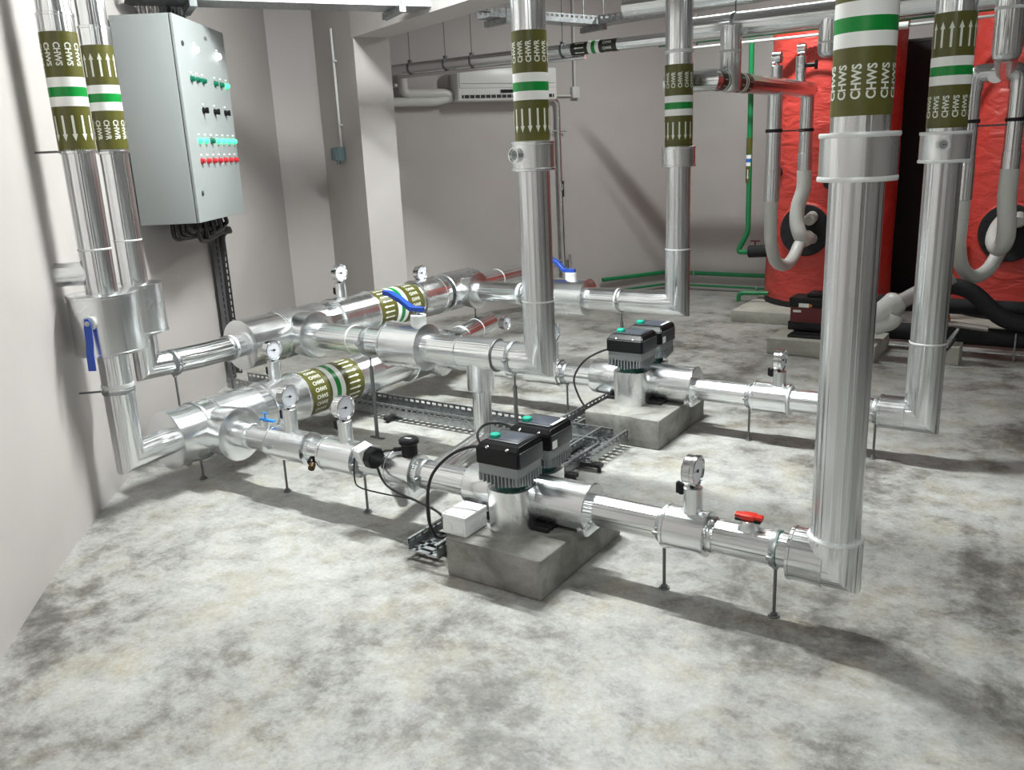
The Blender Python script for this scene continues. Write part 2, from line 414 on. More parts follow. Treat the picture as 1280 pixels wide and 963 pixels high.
# ================================================================= GAUGES
def gauge(label, x, y, z, base_z, sr=0.034, cock=True, stub=True):
    """dial gauge facing +X standing on an insulated stub"""
    t = thing('pressure_gauge', label, 'gauge', (x, y, z)); R = 0.056
    b = lathe(bmesh.new(), (x-0.03, y, z), (1, 0, 0), [(0, 0.0), (0, R-0.006), (0.005, R-0.002), (0.03, R-0.002), (0.034, R+0.001), (0.046, R+0.001), (0.048, R-0.003), (0.044, R-0.006), (0.04, R-0.008), (0.04, 0)], 40)
    obj('case', b, CHROME, t)
    dl = obj('dial', lathe(bmesh.new(), (x+0.0105, y, z), (1, 0, 0), [(0, 0), (0, R-0.009), (0.001, R-0.009), (0.001, 0)], 40), DIAL, t)
    b = bmesh.new()
    for k in range(27):
        a = math.radians(-135+270*k/26); l = 0.007 if k % 5 == 0 else 0.004; ro = R-0.013
        d1 = V((0, math.sin(a), math.cos(a))); d2 = V((0, math.cos(a), -math.sin(a)))*0.0006
        o = V((x+0.0120, y, z)); q = [o+d1*ro+d2, o+d1*ro-d2, o+d1*(ro-l)-d2, o+d1*(ro-l)+d2]
        bm_v = [b.verts.new(p) for p in q]; b.faces.new(bm_v)
    obj('scale_marks', b, BLACKM, dl)
    b = bmesh.new(); a = math.radians(-82); d1 = V((0, math.sin(a), math.cos(a))); d2 = V((0, math.cos(a), -math.sin(a)))
    o = V((x+0.0128, y, z)); vs = [b.verts.new(p) for p in (o+d1*0.040, o+d2*0.0022, o-d1*0.012+d2*0.003, o-d1*0.012-d2*0.003, o-d2*0.0022)]; b.faces.new(vs)
    lathe(b, (x+0.0122, y, z), (1, 0, 0), [(0, 0), (0, 0.006), (0.003, 0.006), (0.003, 0)], 12)
    obj('needle', b, BLACKM, dl)
    if not stub:
        obj('stem', C_((x-0.085, y-0.05, z), (x-0.02, y, z), 0.010, 0.001, 8), STEEL, t); return t
    obj('stem', C_((x-0.008, y, base_z+0.005), (x-0.008, y, z-R+0.006), 0.008, 0.001, 6), BRASS, t)
    obj('stub_cladding', lathe(bmesh.new(), (x-0.004, y, base_z-0.075), (0, 0, 1), [(0, sr), (z-R-base_z+0.067, sr), (z-R-base_z+0.069, sr-0.003), (z-R-base_z+0.069, 0.010)], 32), ALU2, t)
    if cock:
        b = bmesh.new(); zc = base_z+0.02; cyl(b, (x-0.02, y, zc), (x-sr-0.028, y, zc), 0.008, 0.001, 12); cyl(b, (x-sr-0.014, y, zc-0.02), (x-sr-0.014, y, zc+0.022), 0.011, 0.002, 12)
        box(b, (x-sr-0.026, y, zc+0.004), (0.012, 0.02, 0.042), 0.004)
        obj('isolating_cock', b, BLACK, t)
    return t
def small_gauge(label, c, d, R=0.026, dep=0.06, m=ALU2):
    c = V(c); d = V(d).normalized(); t = thing('thermometer', label, 'thermometer', tuple(c))
    obj('socket', lathe(bmesh.new(), c-d*dep, d, [(0, R+0.008), (dep, R+0.008), (dep, R+0.003), (dep-0.012, R+0.002)], 28), m, t)
    dl = obj('dial', lathe(bmesh.new(), c-d*0.014, d, [(0, 0), (0, R), (0.008, R), (0.008, R-0.004), (0.006, R-0.005), (0.006, 0)], 28), CHROME, t)
    _, u, v = frame(d); o = c-d*0.0075
    obj('face', lathe(bmesh.new(), o, d, [(0, 0), (0, R-0.006), (0.0006, R-0.006), (0.0006, 0)], 24), GREYP, dl)
    b = bmesh.new(); o = o+d*0.0012
    b.faces.new([b.verts.new(p) for p in (o+u*0.018, o+v*0.002, o-u*0.006, o-v*0.002)]); obj('needle', b, BLACKM, dl)
    return t
def lever(parent, pts, w=0.026, th=0.006, m=None, name='handle', side=(0, 1, 0)):
    b = bmesh.new(); P = [V(p) for p in pts]; rows = []; side = V(side).normalized()
    for i, p in enumerate(P):
        d = (P[min(i+1, len(P)-1)]-P[max(i-1, 0)]).normalized(); nn = d.cross(side).normalized()
        ww = w*(0.6 if i == 0 else 1.0)/2
        rows.append([b.verts.new(p+side*ww+nn*th/2), b.verts.new(p+side*ww-nn*th/2), b.verts.new(p-side*ww-nn*th/2), b.verts.new(p-side*ww+nn*th/2)])
    for a, c in zip(rows[:-1], rows[1:]):
        for k in range(4): b.faces.new((a[k], a[(k+1) % 4], c[(k+1) % 4], c[k]))
    b.faces.new(rows[0]); b.faces.new(rows[-1])
    es = list(b.edges); bmesh.ops.bevel(b, geom=es, offset=0.0015, segments=1, affect='EDGES')
    return obj(name, b, m or BLUE, parent)

# ================================================================= RISER BY LEFT WALL (CHWS) + LOWER HEADER
YA, ZA, YB, ZB, YC, ZC, YD = 2.684, 0.257, 4.42, 0.256, 3.53, 0.58, 5.20
HX, HZ = -3.745, 0.265; UX, UZ = -4.0, 0.58
lx, ly = -3.70, 2.19
t = thing('insulated_riser', 'aluminium clad riser nearest the left wall with down arrows and an angled blue handle', 'pipe', (lx, ly, 0.2))
obj('pipe', SW([(lx, ly, HC), (lx, ly, HZ), (HX+0.01, 2.45, HZ)], 0.068), ALU, t)
sleeve(t, (lx, ly, 1.66), (lx, ly, 2.226), 0.0725, name='outer_wrap', m=ALU)
band(t, (lx, ly, 2.149), (0, 0, -1), 0.073, 'CHWS', 'text', 1, 1)
ring(t, (lx, ly, 1.25), (0, 0, 1), 0.068); ring(t, (lx, ly, 0.62), (0, 0, 1), 0.068, 0.02, 0.004)
sleeve(t, (lx, ly, 0.783), (lx, ly, 1.054), 0.150, label='wide valve box cladding with white rim')
# short stub towards the wall
obj('side_stub', SW([(lx, ly, 1.145), (lx-0.115, ly-0.115, 1.145), (lx-0.175, ly-0.175, 1.145)], 0.053), ALU, t)
hd = V((0.56, -0.83, 0)).normalized(); hb = V((lx, ly, 0.945))
obj('handle_socket', C_(hb+hd*0.13, hb+hd*0.172, 0.032, 0.004, 28), SEAL, t)
obj('spindle', C_(hb+hd*0.15, hb+hd*0.19, 0.012, 0.002, 12), STEEL, t)
sd = hd.cross(V((0, 0, 1)))
lever(t, [hb+hd*0.183+V((0, 0, 0.022)), hb+hd*0.185+V((0, 0, -0.02)), hb+hd*0.19+V((0, 0, -0.08)), hb+hd*0.205+V((0, 0, -0.13)), hb+hd*0.21+V((0, 0, -0.205))], 0.034, 0.007, BLUE, side=sd)
ux, uy = -4.05, 2.58
t = thing('insulated_riser', 'aluminium clad riser with up arrows standing between wall riser and grey cabinet', 'pipe', (ux, uy, 0.5))
obj('pipe', SW([(ux, uy, HC), (ux, uy, UZ), (UX, 2.85, UZ), (UX, 3.2, UZ)], 0.066), ALU, t)
sleeve(t, (ux, uy, 1.66), (ux, uy, 2.244), 0.0705, name='outer_wrap', m=ALU)
band(t, (ux, uy, 2.156), (0, 0, -1), 0.071, 'CHWR', 'arrow', 1, -1)
ring(t, (ux, uy, 1.24), (0, 0, 1), 0.066)
sleeve(t, (ux, uy, 0.765), (ux, uy, 1.02), 0.128, label='wide valve box cladding, upright seam')
ring(t, (UX, 3.08, UZ), (0, 1, 0), 0.066, 0.02, 0.005)
# wall clamp shared by both risers
t = thing('riser_clamp', 'long thin steel clamp bar holding the two risers to the left wall, below the labels', 'pipe clamp', (lx, ly, 1.68))
d2 = (V((ux, uy, 0))-V((lx, ly, 0))).normalized(); n2 = V((d2.y, -d2.x, 0))
wdir = -V((0.74, 0.67, 0))
b = bmesh.new(); a = V((lx, ly, 1.672))
lathe(b, a-V((0, 0, .008)), (0, 0, 1), [(0, .0685), (0, .0745), (.016, .0745), (.016, .0685)], 40)
a2 = V((ux, uy, 1.672)); lathe(b, a2-V((0, 0, .008)), (0, 0, 1), [(0, .0665), (0, .0725), (.016, .0725), (.016, .0665)], 40)
obj('clamp_ring', b, STEEL, t)
obj('clamp_bar', SW([a+wdir*0.07, a+wdir*0.19], 0.005, 10), DSTEEL, t)
t2 = thing('riser_clamp', 'small steel clamp on the wall riser below its blue handle', 'pipe clamp', (lx, ly, 0.60))
obj('clamp_ring', lathe(bmesh.new(), (lx, ly, .585), (0, 0, 1), [(0, .0685), (0, .073), (.016, .073), (.016, .0685)], 40), STEEL, t2)
obj('clamp_bar', SW([V((lx, ly, .593))+wdir*0.07, V((lx, ly, .593))+wdir*0.20], 0.005, 10), DSTEEL, t2)

# ---- lower header
t = thing('supply_header', 'thick lower insulated header running away along the floor from the first tee', 'pipe', (HX, 3.8, 0.12))
Y = lambda y: (HX, y, HZ)
def hs(p, y0, y1, r, **k): return sleeve(t, Y(y0), Y(y1), r, **k)
obj('pipe', C_(Y(2.43), Y(4.80), 0.076, 0.003), ALU, t)
S0, S1 = V((HX-0.015, 4.70, HZ+0.005)), V((HX-0.075, 5.36, HZ+0.045))
obj('end_stub', C_(S0, S1, 0.079, 0.003), ALU, t)
hs(0, 2.42, 2.70, 0.148, name='end_cladding'); hs(0, 2.70, 2.96, 0.150, name='tee_cladding', lips=False, m=FOIL)
obj('tee_branch', lathe(bmesh.new(), (HX, YA, ZA), (1, 0, 0), [(0, .12), (.235, .138), (.243, .138), (.245, .134), (.245, .06)], 48), ALU2, t)
hs(0, 2.94, 3.05, 0.136, lips=False, m=ALU); hs(0, 3.03, 3.28, 0.147, name='gauge_cladding')
obj('insulation', C_(Y(3.26), Y(4.3), 0.127, 0.003, 48), ALU, t)
band(t, Y(3.285), (0, 1, 0), 0.131, 'CHWS', 'text', 1, 1, 0.93, n=20)
hs(0, 3.72, 3.93, 0.133, m=FOIL, name='foil_joint', lips=False)
b = bmesh.new(); box(b, (HX+0.118, 3.80, HZ+0.055), (0.016, 0.02, 0.05), 0.003); obj('latch', b, CHROME, t)
hs(0, 4.24, 4.62, 0.147, name='tee_cladding', lips=False, m=FOIL)
obj('tee_branch', lathe(bmesh.new(), (HX, YB, ZB), (1, 0, 0), [(0, .10), (.20, .115), (.208, .115), (.21, .11), (.21, .06)], 48), ALU2, t)
obj('reducer', lathe(bmesh.new(), Y(4.62), (0, 1, 0), [(0, .12), (.10, .118), (.14, .09), (.30, .082)], 40), ALU, t)
ring(t, S0.lerp(S1, .35), S1-S0, 0.079, 0.03, 0.005); ring(t, S0.lerp(S1, .68), S1-S0, 0.079)
gauge('dial gauge on the near end of the lower header, lowest of the left row', HX, 3.155, 0.574, 0.425, 0.036)
small_gauge_end = gauge('dial gauge at the far end of the lower header, beyond the blue lever', HX+0.005, 5.46, 0.290, 0.20, 0.02, False, False)

# ---- upper header
t = thing('return_header', 'thick upper insulated header behind the lower one, banded green and white', 'pipe', (UX, 4.5, 0.43))
Y = lambda y: (UX, y, UZ)
obj('pipe', C_(Y(3.16), Y(6.12), 0.080, 0.003), ALU, t)
hs(0, 3.14, 3.42, 0.143, name='end_cladding'); hs(0, 3.42, 3.76, 0.145, name='tee_cladding', lips=False, m=FOIL)
obj('tee_branch', lathe(bmesh.new(), (UX, YC, ZC), (1, 0, 0), [(0, .12), (.215, .140), (.223, .140), (.225, .135), (.225, .07)], 48), ALU2, t)
hs(0, 3.76, 3.88, 0.128, lips=False, m=ALU); hs(0, 3.87, 4.20, 0.144, name='gauge_cladding')
obj('insulation', C_(Y(4.18), Y(5.0), 0.125, 0.003, 48), ALU, t)
band(t, Y(4.205), (0, 1, 0), 0.130, 'CHWR', 'arrow', 1, -1, 0.95, n=20)
hs(0, 4.68, 4.93, 0.141, name='gauge_cladding')
hs(0, 5.02, 5.40, 0.145, name='tee_cladding', lips=False, m=FOIL)
obj('tee_branch', lathe(bmesh.new(), (UX, YD, UZ), (1, 0, 0), [(0, .11), (.205, .135), (.213, .135), (.215, .13), (.215, .07)], 48), ALU2, t)
ring(t, Y(5.47), (0, 1, 0), 0.082, 0.03, 0.006); ring(t, Y(5.75), (0, 1, 0), 0.080)
gauge('dial gauge on the near half of the upper header in front of the pillar', UX, 3.985, 0.878, 0.735, 0.034)
gauge('small dial gauge on the upper header past the green band', UX, 4.79, 0.765, 0.70, 0.02, False)
for (yy, lab) in ((2.70, 'rod support under the upper header pipe next to the wall riser'), (3.06, 'rod support just before the wide near end of the upper header')):
    support(lab, UX-0.005, yy, UZ, 0.067, (0, 1, 0))
support('short dark rod support under the far tee of the upper header', UX+0.08, 5.32, UZ-0.02, 0.13, (0, 1, 0), 0.009)
support('short rod support under the near end of the lower header', HX, 2.60, HZ, 0.150, (0, 1, 0))

# ================================================================= FRONT RUN A
rr_ = 0.060
t = thing('front_pipe_run', 'front insulated run from lower header through nearest pump to big right riser', 'pipe', (-2.2, YA, 0.18))
X = lambda x: (x, YA, ZA)
def xs(x0, x1, r, **k): return sleeve(t, X(x0), X(x1), r, **k)
obj('pipe', C_(X(-3.52), X(-1.97), rr_, 0.002), ALU, t)
obj('pipe', C_(X(-1.52), X(-0.68), rr_, 0.002), ALU, t)
xs(-3.50, -3.40, 0.070, lips=False)
xs(-3.25, -2.99, 0.080, name='gauge_cladding'); xs(-2.885, -2.67, 0.082, name='gauge_cladding')
xs(-2.48, -2.33, 0.078, name='sensor_cladding')
xs(-1.17, -1.005, 0.080, name='gauge_cladding'); ring(t, X(-0.99), (1, 0, 0), .062, .02, .006, CHROME)
xs(-0.72, -0.60, 0.090, name='elbow_cladding', m=ALU)
obj('blue_valve_stem', C_((-3.30, YA, ZA+0.05), (-3.30, YA, ZA+0.098), 0.016, 0.002, 20), SEAL, t)
b = bmesh.new(); box(b, (-3.285, YA, ZA+0.105), (0.10, 0.022, 0.010), 0.003); cyl(b, (-3.30, YA, ZA+0.10), (-3.30, YA, ZA+0.135), 0.004, 0, 10); box(b, (-3.30, YA, ZA+0.14), (0.04, 0.008, 0.005), 0.001)
obj('small_lever', b, BLUEL, t, label='light blue lever')
dd = V((0.25, -0.85, -0.45)).normalized(); dp = V((-2.95, YA, ZA))
b = C_(dp+dd*0.045, dp+dd*0.085, 0.020, 0.003, 20); obj('drain_plug', b, BLACK, t)
obj('drain_thread', C_(dp+dd*0.085+V((0.012, 0, 0)), dp+dd*0.115+V((0.02, 0, 0)), 0.016, 0.003, 20), BRASS, t)
obj('valve_ball', lathe(bmesh.new(), (-0.865, YA, ZA+0.03), (0, 0, 1), [(0, .032), (.035, .036), (.055, .028), (.062, .012), (.07, .010)], 28), ALU2, t)
b = bmesh.new(); box(b, (-0.867, YA, ZA+0.098), (0.095, 0.030, 0.014), 0.004); box(b, (-0.867, YA, ZA+0.098), (0.05, 0.045, 0.018), 0.006)
obj('red_handle', b, REDH, t, label='red butterfly handle')
b = bmesh.new(); box(b, (-0.867, YA, ZA+0.088), (0.09, 0.040, 0.012), 0.004); obj('handle_skirt', b, BLACK, t)
for x, l in ((-3.20, 'rod support under the front run below its first gauge'), (-2.66, 'rod support under the front run below the black flow switch'), (-2.29, 'rod support under the front run just left of the junction box'), (-1.178, 'rod support under the front run left of the right gauge'), (-0.770, 'rod support with green tape nearest the big right elbow')):
    support(l, x, YA, ZA, rr_ if x != -2.66 else 0.062)
b = lathe(bmesh.new(), (-0.775, YA, ZA), (1, 0, 0), [(0, .0605), (0, .0635), (.018, .0635), (.018, .0605)], 40)
obj('green_tape', b, mat('green_tape', (0.0, 0.12, 0.06), 0.4), t, label='green tape')
gauge('dial gauge first from the left on the front run', -3.115, YA, 0.506, 0.385)
gauge('dial gauge second from the left on the front run, beside the flow switch', -2.752, YA, 0.497, 0.385)
gauge('dial gauge seen edge on, on the front run right of the nearest pump', -1.066, YA, 0.487, 0.39)
# flow switch clipped on the pipe
t = thing('flow_switch', 'white and black flow switch box on the front run', 'flow switch', (-2.60, 2.60, 0.34))
Rm = Matrix.Rotation(math.radians(-22), 3, 'Z') @ Matrix.Rotation(math.radians(18), 3, 'X')
b = bmesh.new(); box(b, (-2.565, 2.60, 0.335), (0.075, 0.075, 0.070), 0.006, Rm); obj('white_housing', b, WHITE, t)
b = lathe(bmesh.new(), (-2.520, 2.585, 0.330), (0.95, -0.05, -0.02), [(0, .044), (.006, .050), (.040, .050), (.046, .044)], 8); obj('black_cap', b, BLACK, t)
b = bmesh.new()
for k in range(3): box(b, V((-2.590+0.016*k, 2.563, 0.360)), (0.006, 0.002, 0.004))
obj('printed_marks', b, BLACKM, t)
obj('neck', C_((-2.585, 2.60, 0.33), (-2.585, 2.66, 0.29), 0.018, 0.002, 16), CHROME, t)
b = lathe(bmesh.new(), (-2.665, YA, ZA), (1, 0, 0), [(0, .061), (0, .070), (.02, .070), (.02, .061)], 40); obj('strap', b, STEEL, t)
obj('lead', sweep(bmesh.new(), spline([(-2.59, 2.56, 0.32), (-2.60, 2.56, 0.22), (-2.56, 2.55, 0.19), (-2.45, 2.58, 0.17), (-2.3, 2.6, 0.165), (-2.18, 2.58, 0.16)]), 0.0035, 8), RUBBER, t)
# flow sensor
t = thing('flow_sensor', 'round black flow sensor head on top of the front run', 'sensor', (-2.375, YA, 0.33))
obj('body', C_((-2.375, YA, 0.325), (-2.375, YA, 0.385), 0.036, 0.003, 32), BLACK, t)
obj('lid', C_((-2.375, YA, 0.381), (-2.375, YA, 0.407), 0.045, 0.006, 32), BLACK, t)
b = bmesh.new(); box(b, (-2.375, YA-0.004, 0.4075), (0.035, 0.014, 0.0015)); obj('printed_plate', b, mat('grey_plate', (0.35, 0.36, 0.36), 0.4), t)
obj('cable_gland', C_((-2.41, YA-0.015, 0.355), (-2.44, YA-0.03, 0.353), 0.010, 0.002, 12), BLACK, t)
# riser 3
x3 = -0.583
t = thing('insulated_riser', 'largest aluminium clad riser in the right foreground lettered CHWS', 'pipe', (x3, YA, 0.16))
obj('pipe', SW([(-0.71, YA, ZA), (x3, YA, ZA), (x3, YA, 0.345)], 0.088), ALU, t)
obj('pipe', C_((x3, YA, 0.33), (x3, YA, 1.52), 0.0765), ALU, t)
obj('pipe', C_((x3, YA, 1.5), (x3, YA, HC), 0.081), ALU, t)
ring(t, (x3, YA, 0.342), (0, 0, 1), 0.084, 0.012, 0.004)
sleeve(t, (x3, YA, 1.467), (x3, YA, 1.602), 0.107, label='wide collar with frosted rims')
for z_ in (1.474, 1.595): ring(t, (x3, YA, z_), (0, 0, 1), 0.107, 0.014, 0.004)
band(t, (x3, YA, 1.646), (0, 0, 1), 0.081, 'CHWS', 'text', 1, 1)

# ================================================================= RUN B
t = thing('second_pipe_run', 'second insulated run behind, through far pump to the riser near right edge', 'pipe', (-2.0, YB, 0.18))
X = lambda x: (x, YB, ZB)
obj('pipe', C_(X(-3.55), X(-2.30), 0.061, 0.002), ALU, t)
obj('pipe', C_(X(-1.86), X(-0.75), 0.061, 0.002), ALU, t)
xs(-2.86, -2.62, 0.080, name='gauge_cladding'); ring(t, X(-2.615), (1, 0, 0), .066, .02, .006, CHROME)
xs(-1.42, -1.23, 0.080, name='gauge_cladding'); ring(t, X(-1.225), (1, 0, 0), .070, .012, .008)
xs(-0.785, -0.66, 0.083, name='elbow_cladding', m=ALU)
xs(-3.15, -3.0, 0.075, lips=False)
for x, l in ((-2.587, 'rod support under the second run behind the front pump'), (-1.445, 'rod support under the second run left of its gauge'), (-0.80, 'rod support nearest the elbow of the second run')): support(l, x, YB, ZB, 0.061)
gauge('dial gauge seen edge on, on the second run left of the largest riser', -1.285, YB, 0.470, 0.375)
gauge('dial gauge on the second run half hidden behind the middle riser', -2.675, YB, 0.505, 0.385)
x4 = -0.592
t = thing('insulated_riser', 'aluminium clad riser near the right edge, up arrows above CHWS lettering', 'pipe', (x4, YB, 0.16))
obj('pipe', SW([(-0.77, YB, ZB), (x4, YB, ZB), (x4, YB, 0.63)], 0.0815), ALU, t)
obj('pipe', C_((x4, YB, 0.62), (x4, YB, 1.52), 0.0785), ALU, t)
obj('pipe', C_((x4, YB, 1.5), (x4, YB, HC), 0.083), ALU, t)
ring(t, (x4, YB, 0.625), (0, 0, 1), 0.0785, 0.01, 0.005)
sleeve(t, (x4, YB, 1.455), (x4, YB, 1.590), 0.105, label='wide collar with frosted rims')
for z_ in (1.462, 1.583): ring(t, (x4, YB, z_), (0, 0, 1), 0.105, 0.014, 0.004)
band(t, (x4, YB, 1.605), (0, 0, 1), 0.083, 'CHWS', 'text', 1, 1)
small_gauge('small square framed thermometer in the collar of the riser near the right edge', (x4+0.01, YB-0.128, 1.535), (0.05, -1, 0.0), 0.022, 0.05)

# ================================================================= RUN C + RISER 1
t = thing('middle_pipe_run', 'raised insulated run from upper header with blue lever valve to middle riser', 'pipe', (-3.0, YC, 0.5))
X = lambda x: (x, YC, ZC)
obj('pipe', C_(X(-3.80), X(-2.28), 0.077, 0.002), ALU, t)
xs(-3.475, -3.205, 0.0795, lips=False, m=ALU, name='outer_wrap'); ring(t, X(-3.475), (1, 0, 0), .078, .012, .005)
xs(-3.20, -2.93, 0.125, name='valve_cladding')
xs(-2.71, -2.47, 0.086, name='tee_cladding', m=ALU)
ring(t, X(-2.47), (1, 0, 0), .084, .005, .002, DSTEEL)
obj('drop_sleeve', C_((-2.59, YC, ZC), (-2.59, YC, 0.385), 0.072, 0.003), ALU2, t)
obj('spindle_sleeve', lathe(bmesh.new(), (-2.985, YC, ZC+0.08), (0, 0, 1), [(0, .043), (.095, .043), (.098, .040), (.098, .01)], 32), SEAL, t)
obj('spindle', C_((-2.985, YC, ZC+0.15), (-2.985, YC, ZC+0.205), 0.010, 0.001, 12), STEEL, t)
lever(t, [(-2.945, YC, 0.787), (-2.985, YC, 0.787), (-3.03, YC, 0.788), (-3.10, YC, 0.830), (-3.175, YC, 0.862), (-3.215, YC, 0.866)], 0.040, 0.024, BLUE)
support('thick sleeved support bar under the middle run by the lower header', -3.355, YC-0.01, ZC, 0.078, (1, 0, 0), 0.011, 'bar')
support('thick sleeved support bar under the middle run beside the middle riser', -2.375, YC, ZC, 0.078, (1, 0, 0), 0.011, 'bar')
t = thing('bypass_pipe', 'thin bypass pipe dropping from the middle run to pass under the front run', 'pipe', (-2.59, YC, 0.07))
obj('pipe', SW([(-2.59, YC, 0.40), (-2.59, YC, 0.115), (-2.46, 2.72, 0.115), (-2.455, YA, 0.20)], 0.050), ALU, t)
x1 = -2.215
t = thing('insulated_riser', 'middle aluminium clad riser lettered CHWR with down arrows, a small thermometer in its collar', 'pipe', (x1, YC, 0.5))
obj('pipe', SW([(-2.33, YC, ZC), (x1, YC, ZC), (x1, YC, 0.885)], 0.079), ALU, t)
obj('pipe', C_((x1, YC, 0.875), (x1, YC, 1.55), 0.0765), ALU, t)
obj('pipe', C_((x1, YC, 1.55), (x1, YC, HC), 0.079), ALU, t)
ring(t, (x1, YC, 0.88), (0, 0, 1), 0.078, 0.008, 0.003)
sleeve(t, (x1, YC, 1.495), (x1, YC, 1.628), 0.101, label='wide collar holding a thermometer')
band(t, (x1, YC, 2.105), (0, 0, -1), 0.080, 'CHWR', 'text', -1, 1)
small_gauge('small round thermometer in the collar of the middle riser', (x1-0.03, YC-0.125, 1.570), (-0.25, -0.97, 0), 0.026, 0.06)

# ================================================================= RUN D + RISER 2
t = thing('far_pipe_run', 'raised insulated run farthest back with blue lever valve to far riser', 'pipe', (-3.0, YD, 0.5))
X = lambda x: (x, YD, UZ)
obj('pipe', C_(X(-3.80), X(-2.28), 0.077, 0.002), ALU, t)
xs(-3.24, -2.85, 0.130, name='valve_cladding')
ring(t, X(-3.40), (1, 0, 0), .077, .03, .004); ring(t, X(-2.62), (1, 0, 0), .077, .012, .004)
obj('spindle_sleeve', lathe(bmesh.new(), (-2.99, YD, UZ+0.08), (0, 0, 1), [(0, .040), (.09, .040), (.093, .037), (.093, .01)], 32), SEAL, t)
obj('spindle', C_((-2.99, YD, UZ+0.15), (-2.99, YD, UZ+0.19), 0.010, 0.001, 12), STEEL, t)
lever(t, [(-2.955, YD, 0.765), (-2.99, YD, 0.765), (-3.04, YD, 0.766), (-3.10, YD, 0.82), (-3.17, YD, 0.85), (-3.20, YD, 0.85)], 0.040, 0.024, BLUE)
support('thick sleeved support bar under the far run behind the middle riser', -3.375, YD, UZ, 0.077, (1, 0, 0), 0.011, 'bar')
support('thick sleeved support bar under the far run behind the far pump', -2.60, YD, UZ, 0.077, (1, 0, 0), 0.011, 'bar')
x2 = -2.197
t = thing('insulated_riser', 'farthest aluminium clad riser lettered CHWR, left of the red tanks', 'pipe', (x2, YD, 0.5))
obj('pipe', SW([(-2.33, YD, UZ), (x2, YD, UZ), (x2, YD, 0.935)], 0.079), ALU, t)
obj('pipe', C_((x2, YD, 0.93), (x2, YD, 1.5), 0.0765), ALU, t)
obj('pipe', C_((x2, YD, 1.5), (x2, YD, HC), 0.083), ALU, t)
ring(t, (x2, YD, 0.935), (0, 0, 1), 0.077, 0.008, 0.003); ring(t, (x2, YD, 2.12), (0, 0, 1), 0.083, 0.02, 0.004)
sleeve(t, (x2, YD, 1.445), (x2, YD, 1.568), 0.104, label='wide plain collar')
band(t, (x2, YD, 2.045), (0, 0, -1), 0.084, 'CHWR', 'text', -1, 1)

# ================================================================= PUMPS
def motor_head(root, cx, cy, k):
    """one control head of the twin pump, aligned to the axes"""
    hx, hy = 0.096, 0.088; z0 = 0.360
    b = bmesh.new(); box(b, (cx, cy, 0.432), (2*hx-0.012, 2*hy-0.010, 0.052), 0.004)
    box(b, (cx, cy, 0.395), (2*hx-0.05, 2*hy-0.045, 0.06), 0.01)
    box(b, (cx+0.006, cy+0.045, 0.462), (2*hx-0.010, 2*hy-0.10, 0.04), 0.004)
    h = obj('motor_head', b, GREYP, root)
    b = bmesh.new(); nf = 11
    for i in range(nf):
        x = cx-hx+0.012+(2*hx-0.024)*i/(nf-1)
        low = z0+0.0 + 0.018*abs(i-(nf-1)/2)/((nf-1)/2)
        for s in (-1, 1): box(b, (x, cy+s*(hy-0.018), (low+0.41)/2), (0.006, 0.030, 0.41-low), 0)
    for i in range(9):
        y = cy-hy+0.012+(2*hy-0.024)*i/8
        low = z0+0.0 + 0.018*abs(i-4)/4
        for s in (-1, 1): box(b, (cx+s*(hx-0.018), y, (low+0.41)/2), (0.030, 0.006, 0.41-low), 0)
    f = obj('cooling_fins', b, GREYP, h)
    # black cover with chamfered top
    b = bmesh.new(); zt = 0.533; zb = 0.449
    fx0, fx1, fy0, fy1 = cx-hx, cx+hx, cy-hy, cy+hy
    lo = [(fx0, fy0, zb), (fx1, fy0, zb), (fx1, fy1, zb), (fx0, fy1, zb)]
    mi = [(fx0, fy0, 0.512), (fx1, fy0, 0.512), (fx1, fy1, 0.523), (fx0, fy1, 0.523)]
    tp = [(fx0+0.014, fy0+0.022, zt), (fx1-0.010, fy0+0.022, zt), (fx1-0.010, fy1-0.004, zt+0.004), (fx0+0.014, fy1-0.004, zt+0.004)]
    R_ = [[b.verts.new(p) for p in q] for q in (lo, mi, tp)]
    for p, q in zip(R_[:-1], R_[1:]):
        for i in range(4): b.faces.new((p[i], p[(i+1) % 4], q[(i+1) % 4], q[i]))
    b.faces.new(R_[0]); b.faces.new(R_[2]); bmesh.ops.bevel(b, geom=list(b.edges), offset=0.004, segments=2, affect='EDGES')
    obj('black_cover', b, BLACK, h)
    b = bmesh.new(); box(b, (fx1+0.0015, cy+0.004, 0.4795), (0.004, 2*hy-0.016, 0.062), 0.001); box(b, (cx, cy+0.01, 0.5355), (2*hx-0.045, 2*hy-0.055, 0.006), 0.002)
    obj('side_panel', b, DGREY, h)
    b = bmesh.new(); box(b, (cx+0.018, cy+0.012, 0.5392), (0.095, 0.095, 0.002), 0.0005); obj('display_panel', b, LCD, h)
    obj('control_knob', lathe(bmesh.new(), (cx-0.050, cy-0.018, 0.538), (0, 0, 1), [(0, .021), (.004, .022), (.012, .020), (.015, .016), (.015, 0)], 28), TEAL, h, label='teal knob')
    for s in (-1, 1): obj('screw', lathe(bmesh.new(), (cx+s*0.045, fy0+0.006, 0.5165), (0, -0.55, 0.84), [(0, .006), (.004, .006), (.005, .004), (.005, 0)], 14), CHROME, h)
    if k:
        b = bmesh.new(); box(b, (fx1+0.0045, cy-0.055, 0.470), (0.001, 0.036, 0.032)); obj('white_sticker', b, WLAB, h)
        b = bmesh.new(); box(b, (fx1-0.028, cy+0.02, 0.5392), (0.022, 0.10, 0.0015)); obj('white_sticker', b, WLAB, h)
